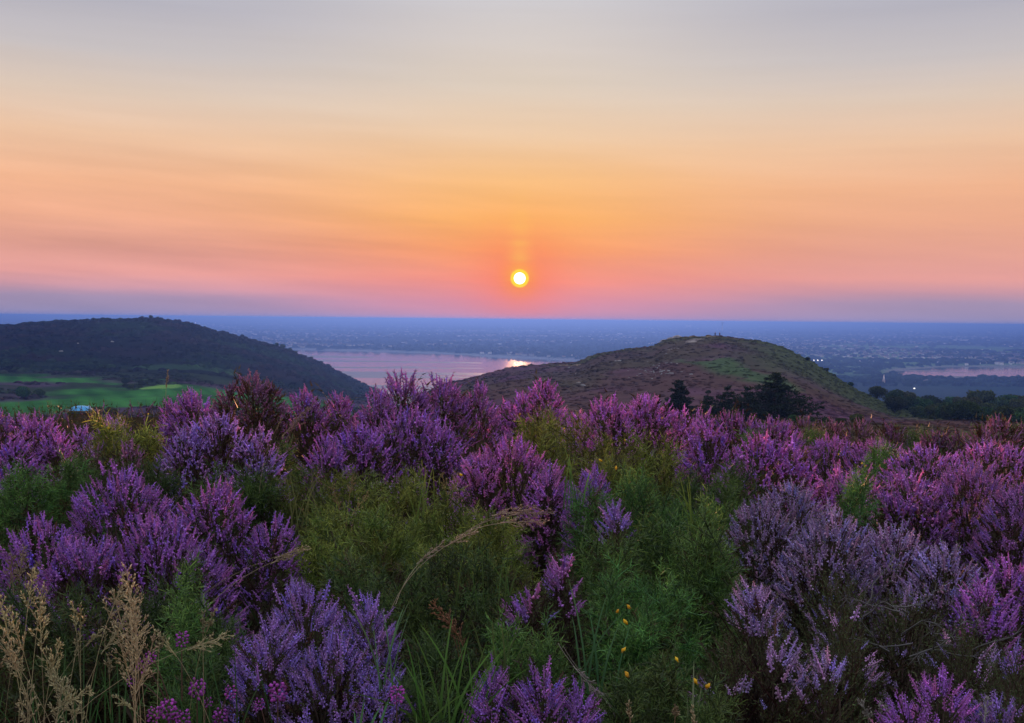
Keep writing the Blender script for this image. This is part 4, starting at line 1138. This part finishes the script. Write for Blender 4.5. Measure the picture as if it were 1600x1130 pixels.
# ------------------------------------------------------------------ gorse
GCOL = {'w': (.135, .185, .042), 'y': (.18, .21, .042), 'g': (.075, .165, .045), 'd': (.055, .10, .032)}  # sunlit bushes coloured yellower, shadowed ones darker: light put into the green
def gorse_shoot(seed, lod):
    r = np.random.default_rng(seed); g_ = Geo()
    nb, nsp = [(5, 13), (4, 10), (3, 7)][lod]
    ax = [(np.zeros(3), np.array([0, 0, 1.0]), 1.0)]
    for i in range(nb):
        f_ = .25 + .6 * i / nb; ph = i * 2.4 + r.uniform(-.3, .3)
        ax.append((np.array([0, 0, f_]), unit(np.array([math.cos(ph) * .8, math.sin(ph) * .8, .75])), .42 * (1.1 - f_ * .6)))
    sp = (np.array([(-.055, 0, 0), (.055, 0, 0), (0, .0, 1.0)]), np.array([(0, 1, 2)]), np.array([[.5] * 3, [.5] * 3, [2.5, 2.3, 1.6]]))  # pale spine tips; base colour darkened to add shading contrast
    for b, d, L_ in ax:
        v, t = tube([b, b + d * L_], [.014, .006], 3); g_.add(v, t, (.8, .8, .8))
        m_ = nsp if L_ < 1 else nsp * 2
        u = np.linspace(.08, 1.0, m_); ph = np.arange(m_) * 2.4
        side_ = frames(d[None], np.zeros(1))[0]
        dd = unit((side_[:, 0][None] * np.cos(ph)[:, None] + side_[:, 1][None] * np.sin(ph)[:, None]) * 1.0 + d[None] * (.35 + .9 * u[:, None] ** 2))
        M_ = frames(dd, r.uniform(0, 6.28, m_)) * (.13 * [1, 1.2, 1.5][lod] * r.uniform(.7, 1.3, m_))[:, None, None]
        scatter(g_, sp, M_, b[None] + d[None] * L_ * u[:, None], np.ones((m_, 3)) * r.uniform(.7, 1.3, (m_, 1)))
    return g_.get()
GSH = [[gorse_shoot(2000 + 10 * l + i, l) for i in range(5)] for l in range(3)]
def petal_geo():
    g_ = Geo()
    v, t = bud(.30, 1.0, 6); v = v * np.array([1, .75, 1]); g_.add(v, t, (.80, .50, .02))
    v2, t2 = bud(.22, .8, 5); v2 = v2 + np.array([.12, .12, -.05]); g_.add(v2, t2, (.72, .42, .015))
    v3, t3 = bud(.16, .4, 5); v3 = v3 - np.array([0, 0, .12]); g_.add(v3, t3, (.30, .24, .04))
    return g_.build('flower', M_PETAL, True)
PETAL = petal_geo()
def hit(px, py, L):
    d = ray(px, py); best = None
    for (cx, cy_, cz, rx, ry, rz) in L:
        s = np.array([rx, ry, rz]); oo_ = (EYE - np.array([cx, cy_, cz])) / s; dd = d / s
        A_, B_, C_ = dd @ dd, 2 * oo_ @ dd, oo_ @ oo_ - 1
        D_ = B_ * B_ - 4 * A_ * C_
        if D_ > 0:
            t = (-B_ - math.sqrt(D_)) / (2 * A_)
            if best is None or t < best: best = t
    if best is None: best = (L[:, 1].mean()) / d[1]
    return EYE + d * best, d
def make_gorse(idx, label, lobes, key, flowers, L):
    r = np.random.default_rng(900 + idx)
    dmin = float(L[:, 1].min()); lod = 0 if dmin < 2.6 else 1 if dmin < 4.4 else 2
    dens = [700, 540, 400][lod]; slen = [.105, .12, .15][lod]
    ctr = np.array([L[:, 0].mean(), L[:, 1].mean(), L[:, 2].min() - .12])
    root = empty('gorse_bush', ctr)
    p, n = dome_points(L, dens, r, .24, 5.5)
    K = len(p)
    dirs = unit(n * .65 + np.array([0, 0, .55]) + r.normal(size=(K, 3)) * .28)
    ln = slen * r.uniform(.5, 1.5, K)
    o = p - dirs * ln[:, None] * .75 - ctr
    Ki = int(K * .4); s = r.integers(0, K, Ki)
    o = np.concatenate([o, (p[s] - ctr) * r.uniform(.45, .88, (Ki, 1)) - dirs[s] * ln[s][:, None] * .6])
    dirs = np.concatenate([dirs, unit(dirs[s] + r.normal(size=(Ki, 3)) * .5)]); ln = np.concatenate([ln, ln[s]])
    K2 = len(o)
    M_ = frames(dirs, r.uniform(0, 6.28, K2)) * ln[:, None, None]
    pt = noise((o[:, 0] + ctr[0]) * 5, (o[:, 1] + ctr[1]) * 5, 400, 3)[:, None]
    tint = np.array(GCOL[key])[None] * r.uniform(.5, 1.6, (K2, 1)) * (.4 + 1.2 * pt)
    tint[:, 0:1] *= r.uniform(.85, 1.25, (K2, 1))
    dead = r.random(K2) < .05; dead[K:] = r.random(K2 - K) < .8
    tint[dead] = np.array([.075, .052, .03]) * r.uniform(.5, 1.3, (dead.sum(), 1))      # old brown spines inside, kept dark to paint deeper shade between shoots
    g_ = Geo(); pick = r.integers(0, 5, K2)
    for i in range(5):
        s = pick == i
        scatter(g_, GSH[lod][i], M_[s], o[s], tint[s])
    link('spiny_shoots', g_.build('spiny_shoots', M_GORSE), root)['kind'] = 'stuff'
    st_ = Geo()
    for j in r.integers(0, K, int(np.clip(K / 8, 6, 40))):
        e = o[j]; b = np.array([e[0] * .3, e[1] * .3, -.05])
        v, t = tube([b, (b + e) * .5 + r.normal(size=3) * .03, e], [.008, .006, .003], 3); st_.add(v, t, np.array([.06, .05, .035]) * r.uniform(.7, 1.4))
    link('stems', st_.build('stems', M_BARK), root)['kind'] = 'stuff'
    for (fx, fy) in flowers:
        q, dr = hit(fx, fy, L); q = q - dr * .10
        f = link('flower', PETAL, root, q - ctr)
        f.scale = (.014 * random.uniform(.85, 1.2),) * 3
        f.rotation_euler = (random.uniform(-.9, .9), random.uniform(-.9, .9), random.uniform(0, 6.28))
    tag(root, label, 'gorse', 'gorse bushes')
for i, e in enumerate(GORSE): make_gorse(i, *e)

# ------------------------------------------------------------------ grasses and small flowers
def blade(pts, w, col, col2=None):
    pts = np.asarray(pts, float); n = len(pts)
    d = np.gradient(pts, axis=0); view = pts + 0 - EYE
    sdir = unit(np.cross(d, np.array([[.25, 1, .2]]))) 
    ww = w * np.sin(np.linspace(.35, 1, n) ** .8 * math.pi) ** .6 * .5 + w * .02
    ww[-1] = w * .02
    v = np.concatenate([pts - sdir * ww[:, None], pts + sdir * ww[:, None]]);  t = []
    v[:n] += np.array([0, 0, 0]); 
    for i in range(n - 1): t += [(i, i + 1, n + i), (n + i, i + 1, n + i + 1)]
    c = np.linspace(0, 1, n)[:, None]; cc = np.array(col)[None] * (1 - c) + np.array(col if col2 is None else col2)[None] * c
    return v, np.array(t), np.concatenate([cc, cc])

def curve(p0, p1, sag, n=9, wob=0.0, r=random):
    p0, p1 = np.asarray(p0, float), np.asarray(p1, float); u = np.linspace(0, 1, n)[:, None]
    c = (p0 + p1) * .5 + np.asarray(sag, float)
    return (1 - u) ** 2 * p0 + 2 * u * (1 - u) * c + u ** 2 * p1

def grass_tuft(label, px, py, d, n, hpx, wpx, spread, col, seed, width=.006):
    r = np.random.default_rng(seed)
    b = P(px, py, d); root = empty('grass_tuft', b)
    for i in range(n):
        h = hpx / F * d * r.uniform(.45, 1.1); an = r.normal(0, spread)
        p0 = np.array([r.normal(0, wpx / F * d * .3), r.normal(0, .03), -.08])
        tip = p0 + np.array([math.sin(an) * h, r.normal(0, .3) * h * .5, math.cos(an) * h + .08])
        v, t, c = blade(curve(p0, tip, (-math.sin(an) * h * .22, 0, h * .18)), width * r.uniform(.6, 1.25), np.array(col) * r.uniform(.5, .8), np.array(col) * r.uniform(.9, 1.3))
        link('blade', mesh('blade', v, t, c, M_GRASS), root)
    tag(root, label, 'grass', 'green grass tufts')
GG = (.10, .22, .035)
grass_tuft('tuft of long green blades between the two front heathers', 705, 1105, 2.05, 22, 150, 150, .75, (.09, .20, .035), 1, .0042)
grass_tuft('arching green blades left of the bright-tipped gorse', 915, 1015, 2.2, 7, 110, 70, .45, (.06, .16, .06), 2, .004)
grass_tuft('broad folded green blades at the bottom edge under the blue-violet heather', 545, 1150, 1.95, 6, 70, 60, .8, (.10, .26, .09), 3, .006)
grass_tuft('green blades standing in the olive gorse thicket', 655, 800, 3.5, 6, 70, 50, .25, (.14, .20, .04), 4, .004)
grass_tuft('thin green blades rising from gorse near the round heather', 905, 760, 3.6, 6, 70, 40, .25, (.09, .2, .05), 5, .005)
grass_tuft('green grass among the dry stalks in the bottom corner', 110, 1150, 2.0, 26, 130, 230, .35, (.045, .12, .03), 6, .0035)
grass_tuft('sparse green blades beside the magenta bell flowers', 330, 1140, 2.05, 18, 130, 170, .45, (.05, .13, .035), 7, .0035)
grass_tuft('short grass behind the low lilac heather', 800, 1010, 2.2, 10, 60, 80, .6, (.09, .14, .04), 8, .0035)
grass_tuft('pale green blade upright before the yellow buds', 1092, 1150, 2.0, 3, 110, 14, .12, (.16, .2, .1), 9, .004)
grass_tuft('bright blades poking from the gorse slope edge', 1090, 790, 3.3, 6, 50, 50, .5, (.13, .22, .04), 10, .0035)

grass_tuft('fine grass blades in the middle of the gorse hollow', 760, 900, 2.7, 8, 70, 90, .5, (.09, .17, .04), 11, .003)
grass_tuft('thin pale blades crossing the front of the blue-violet heather', 600, 1010, 2.05, 6, 90, 50, .5, (.10, .20, .09), 12, .003)
grass_tuft('grass wisps in the dip above the olive gorse', 470, 790, 3.3, 8, 60, 70, .4, (.15, .17, .05), 13, .003)

def seed_head(tip, dirv, L_, nb, col, r, fine=1.0, open_=.55):
    """a grass panicle ending at tip"""
    g_ = Geo(); dirv = unit(np.asarray(dirv, float)); b = np.asarray(tip) - dirv * L_
    v, t = tube([b, b + dirv * L_ * .5, tip], [.0011, .0009, .0005], 3); g_.add(v, t, col)
    sv_, st__ = bud(.0010 * fine, .0085 * fine, 3); sc_ = np.ones((len(sv_), 3))
    P_, D_ = [], []
    for i in range(nb):
        u = (i + r.uniform(0, .8)) / nb; p0 = b + dirv * L_ * u
        ph = i * 2.4 + r.uniform(-.4, .4); fr = frames(dirv[None], np.zeros(1))[0]
        out = unit((fr[:, 0] * math.cos(ph) + fr[:, 1] * math.sin(ph)) * open_ + dirv)
        bl = L_ * .42 * (1 - .75 * u) * r.uniform(.6, 1.2)
        p1 = p0 + out * bl + np.array([0, 0, -.04 * bl])
        v, t = tube([p0, p1], [.0006, .0003], 3); g_.add(v, t, col)
        m_ = max(3, int(15 * bl / (L_ * .42)) + 2)
        uu = r.uniform(.2, 1.0, m_)[:, None]
        P_.append(p0 * (1 - uu) + p1 * uu); D_.append(unit(out[None] + r.normal(size=(m_, 3)) * .35))
    P_ = np.concatenate(P_); D_ = np.concatenate(D_)
    scatter(g_, (sv_, st__, sc_), frames(D_, r.uniform(0, 6, len(P_))) * r.uniform(.7, 1.3, len(P_))[:, None, None], P_, np.array(col)[None] * r.uniform(.6, 1.3, (len(P_), 1)))
    return g_.build('seed_head', M_STRAW)

def dry_grass(label, stems, d, col, seed, group='dry grasses', fine=1.0, hl=.14, nb=16, open_=.55):
    """stems: list of (base px, base py, tip px, tip py)"""
    r = np.random.default_rng(seed)
    b0 = P(stems[0][0], stems[0][1], d); root = empty('dry_grass', b0)
    for (x0, y0, x1, y1) in stems:
        dd = d + r.uniform(-.08, .08)
        p0 = P(x0, y0, dd) - b0; p1 = P(x1, y1, dd + r.uniform(-.08, .04)) - b0
        cv = curve(p0, p1, (-(p1[0] - p0[0]) * .25, 0, np.linalg.norm(p1 - p0) * .10), 8)
        v, t = tube(cv, np.linspace(.0007, .0004, 8), 4); cc = np.array(col) * r.uniform(.7, 1.1)
        link('stem', mesh('stem', v, t, np.tile(cc, (len(v), 1)), M_STRAW), root)
        link('seed_head', seed_head(p1, cv[-1] - cv[-3], hl * r.uniform(.8, 1.2), nb, np.array(col) * r.uniform(.85, 1.2), r, fine, open_), root)
    tag(root, label, 'grass', group)
ST = (.48, .42, .23)
rr_ = np.random.default_rng(77)
dry_grass('loose thin straw stalks scattered across the bottom left grass', [(x_, 1190, x_ + rr_.normal(0, 45), rr_.uniform(930, 1090)) for x_ in (5, 40, 95, 130, 160, 175, 245, 262, 290, 320, 345, 130, 110)], 2.05, (.42, .38, .20), 20, hl=.05, nb=6, open_=.35)
dry_grass('pale dry grass tuft with many plumes in the bottom corner', [(60 + rr_.normal(0, 50), 1200, 72 + rr_.normal(0, 78), rr_.uniform(895, 1120)) for _ in range(18)], 1.9, ST, 21, hl=.085, nb=13, open_=.65)
dry_grass('tall dense straw tuft standing before the violet heather', [(215 + rr_.normal(0, 7), 1200, 210 + rr_.normal(0, 26), rr_.uniform(878, 1010)) for _ in range(8)], 1.95, (.56, .43, .25), 22, hl=.12, nb=16, open_=.7)
dry_grass('thin dry grass left of the violet heather foot', [(30, 930, 38, 855), (22, 930, 18, 870), (45, 940, 60, 880)], 2.7, (.42, .33, .2), 23, hl=.1)
dry_grass('long bent straw stems leaning right across the dark gorse', [(612, 950, 745, 828), (618, 945, 690, 850)], 2.5, (.52, .44, .30), 24, hl=.08, nb=9, open_=.35)
dry_grass('wispy pale grass plume lying over the gorse', [(720, 838, 862, 800), (715, 840, 850, 815), (730, 835, 830, 795)], 2.6, (.42, .32, .24), 25, hl=.10, nb=14)
dry_grass('rusty brown grass plume beside the long green blades', [(718, 1030, 678, 944), (722, 1035, 700, 960)], 2.15, (.26, .13, .07), 26, hl=.08, nb=12)
dry_grass('dry stem with drooping head in front of the violet heather', [(255, 1000, 480, 855), (300, 985, 470, 862)], 2.55, (.45, .36, .22), 27, hl=.09, nb=9, open_=.3)
dry_grass('golden seed stalks in the olive gorse thicket', [(540, 830, 552, 745), (548, 830, 575, 770), (535, 835, 520, 760), (700, 800, 690, 740), (706, 800, 712, 735)], 3.5, (.40, .28, .13), 28, hl=.08, nb=9)
dry_grass('lone straw stalk standing against the golf links', [(258, 660, 262, 580)], 4.0, (.45, .34, .22), 29, hl=.07, nb=7, open_=.12)
dry_grass('arching dry plumes in the shadow beside the bluish heather', [(450, 690, 490, 632), (455, 695, 482, 640), (448, 690, 470, 650)], 4.2, (.36, .28, .24), 30, hl=.12, nb=10, open_=.4)
dry_grass('tall thin stalk crossing the skyline left of the olive thicket', [(405, 770, 440, 655)], 3.9, (.36, .3, .2), 31, hl=.05, nb=5, open_=.1)
dry_grass('stray straws in the bottom corner of the dark heather', [(1360, 1150, 1345, 1095), (1370, 1150, 1380, 1100), (1540, 1150, 1542, 1090)], 1.95, (.30, .28, .24), 32, hl=.05, nb=8)
dry_grass('short straw heads at the bottom edge below the yellow buds', [(985, 1150, 982, 1100), (1052, 1150, 1056, 1105), (1085, 1150, 1082, 1110)], 1.95, (.42, .32, .18), 33, hl=.04, nb=7, open_=.2)
dry_grass('pale stalks arching from behind the low lilac heather', [(880, 1010, 960, 1110), (872, 1005, 935, 1085)], 2.1, (.32, .28, .24), 34, hl=.06, nb=8)

def bell_heather(label, heads, d, seed):
    r = np.random.default_rng(seed); b0 = P(heads[0][0], heads[0][1] + 60, d); root = empty('bell_heather', b0)
    v_, t_ = bud(.0026, .0075, 5); c_ = np.ones((len(v_), 3)); c_[-1] = (.6, .5, .6)
    for (hx, hy, s) in heads:
        top = P(hx, hy, d) - b0; base = np.array([top[0] * .4, top[1], -.06])
        v, t = tube(curve(base, top, (0, 0, .01), 5), [.0015, .0014, .0012, .001, .0008], 4)
        link('stem', mesh('stem', v, t, np.tile([.12, .07, .05], (len(v), 1)), M_HLEAF), root)
        g_ = Geo(); n = int(30 * s)
        ph = np.arange(n) * 2.4; u = np.linspace(0, 1, n)
        p = top[None] + np.stack([np.cos(ph), np.sin(ph), np.zeros(n)], 1) * (.0045 + .004 * np.sin(u * 3.1))[:, None] * s - np.array([0, 0, 1]) * u[:, None] * .028 * s
        dd = unit(np.stack([np.cos(ph), np.sin(ph), r.uniform(-.9, .2, n)], 1))
        scatter(g_, (v_, t_, c_), frames(dd, ph) * (s * r.uniform(.8, 1.2, n))[:, None, None], p, np.array([[.52, .13, .52]]) * r.uniform(.6, 1.4, (n, 1)))
        link('flower_head', g_.build('flower_head', M_FLOWER, True), root)
    tag(root, label, 'bell heather', 'bell heather plants')
bell_heather('magenta bell heather heads in the grass by the bottom edge', [(308, 1062, 1.1), (360, 1072, .8), (345, 1108, 1.0), (325, 1090, .6)], 2.0, 1)
bell_heather('single bright magenta bell head before the blue-violet heather', [(434, 1066, 1.2), (405, 1092, .7)], 2.0, 2)
bell_heather('purple bell heads in the grass at the bottom left', [(262, 1092, 1.1), (240, 1105, .9), (285, 1110, 1.0), (270, 1120, .8)], 1.95, 3)
bell_heather('dull magenta bells among the dry straw', [(284, 988, .9), (235, 1018, .8), (222, 1030, .8), (205, 1058, .6)], 2.1, 4)
bell_heather('tiny magenta head in the gorse under the sunlit crest', [(922, 690, .9)], 4.3, 5)
bell_heather('pink bell head at the right flank of the blue-violet heather', [(620, 1072, 1.0)], 2.0, 6)

# dead twigs in the dark hollow
def twigs(label, px, py, d, n, seed, spread=.32):
    r = np.random.default_rng(seed); b0 = P(px, py, d); root = empty('dead_twigs', b0)
    for i in range(n):
        p = np.array([r.uniform(-.1, .1), r.uniform(-.1, .1), -.05]); dr = unit(np.array([r.normal(0, 1), -abs(r.normal(0, .5)), abs(r.normal(0, .55)) + .1])); pts = [p]
        g_ = Geo()
        for k2 in range(5):
            dr = unit(dr + r.normal(size=3) * .3); p = p + dr * spread / 5; pts.append(p)
            if k2 > 0:
                for _ in range(2):
                    d2 = unit(dr + r.normal(size=3) * .6); v, t = tube([p, p + d2 * spread * .12, p + d2 * spread * .2 + r.normal(size=3) * .01], [.0009, .0007, .0003], 3); g_.add(v, t, (.12, .115, .11))
        v, t = tube(pts, np.linspace(.0022, .0008, 6), 4); g_.add(v, t, (.10, .095, .09))
        link('twig', g_.build('twig', M_BARK), root)
    tag(root, label, 'twigs')
twigs('grey dead twigs in the dark hollow under the lilac bank', 1430, 975, 2.6, 9, 1, .18)
twigs('thin grey dead branch arching above the dark hollow', 1380, 915, 2.6, 5, 2, .16)

# ------------------------------------------------------------------ low cover between the bushes
n = 6000
a = rng.uniform(-.56, .56, n); r = rng.uniform(1.3, 15, n) ** 1.0
x, y = r * np.sin(a), r * np.cos(a); z = ground_z(x, y)
d = unit(np.stack([rng.normal(0, .5, n), rng.normal(0, .5, n), np.ones(n)], 1)); ln = rng.uniform(.05, .13, n) * (1 + r / 14)
M = frames(d, rng.uniform(0, 6.28, n)) * ln[:, None, None]
geo = Geo(); tint = np.array([[.7, .75, .6]]) * rng.uniform(.4, 1.1, (n, 1))
scatter(geo, SPRIG[3][1][0], M, np.stack([x, y, z], 1), tint)
sp_ = (np.array([(-.03, 0, 0), (.03, 0, 0), (0, .1, 1.0)]), np.array([(0, 1, 2)]), np.ones((3, 3)))
m2_ = (rng.random(n) < .7) & (r < 4.5)
scatter(geo, sp_, M[m2_] * 1.6, np.stack([x, y, z], 1)[m2_], np.array([[.05, .075, .025]]) * rng.uniform(.5, 1.5, (m2_.sum(), 1)))
o = link('undergrowth', geo.build('undergrowth', M_HLEAF)); tag(o, 'low heather shoots and grass covering the ground between bushes', 'undergrowth', None, 'stuff')
# mid-distance heath sloping away behind the skyline heather
n = 3600
a = rng.uniform(-.56, .56, n); r = np.sqrt(rng.uniform(9 ** 2, 48 ** 2, n))
x, y = r * np.sin(a), r * np.cos(a); z = ground_z(x, y)
d = unit(np.stack([rng.normal(0, .35, n), rng.normal(0, .35, n), np.ones(n)], 1)); ln = rng.uniform(.13, .24, n)
M = frames(d, rng.uniform(0, 6.28, n)) * ln[:, None, None]
geo = Geo(); oo = np.stack([x, y, z], 1)
scatter(geo, SPRIG[3][2][0], M, oo, rng.uniform(.6, 1.2, (n, 1)) * np.ones((1, 3)))
m2_ = noise(x / 2.5, y / 2.5, 90, 3) > .42
scatter(geo, SPRIG[3][2][1], M[m2_], oo[m2_], np.array([[.34, .13, .33]]) * rng.uniform(.6, 1.2, (m2_.sum(), 1)))
o = link('heath_cover', geo.build('heath_cover', M_HLEAF)); tag(o, 'dusky heather cover sloping away behind the near bushes', 'heather', None, 'stuff')

# ------------------------------------------------------------------ air
hz, k = mat_new('haze_air')
pv = k.n('ShaderNodeVolumePrincipled')
pv.inputs['Color'].default_value = (.06, .185, .74, 1)
pv.inputs['Density'].default_value = 2.1e-4
pv.inputs['Anisotropy'].default_value = 0.55
pv.inputs['Density Attribute'].default_value = ''
pv.inputs['Temperature Attribute'].default_value = ''
k.put(k.n('ShaderNodeOutputMaterial').inputs['Volume'], pv.outputs[0])
zb, zt_ = -125.0, 7.5
X0, X1, Y0, Y1 = -70000.0, 70000.0, -300.0, 95000.0
hv = [(X0, Y0, zb), (X1, Y0, zb), (X1, Y1, zb), (X0, Y1, zb), (X0, Y0, zt_), (X1, Y0, zt_), (X1, Y1, zt_), (X0, Y1, zt_)]
hq = [(0, 3, 2, 1), (4, 5, 6, 7), (0, 1, 5, 4), (1, 2, 6, 5), (2, 3, 7, 6), (3, 0, 4, 7)]
ho = link('haze', mesh('haze', hv, hq, None, hz)); ho['kind'] = 'stuff'; ho['label'] = 'blue evening haze lying over the bay and the plain'

print('TRIS', sum(len(m.polygons) for m in bpy.data.meshes))
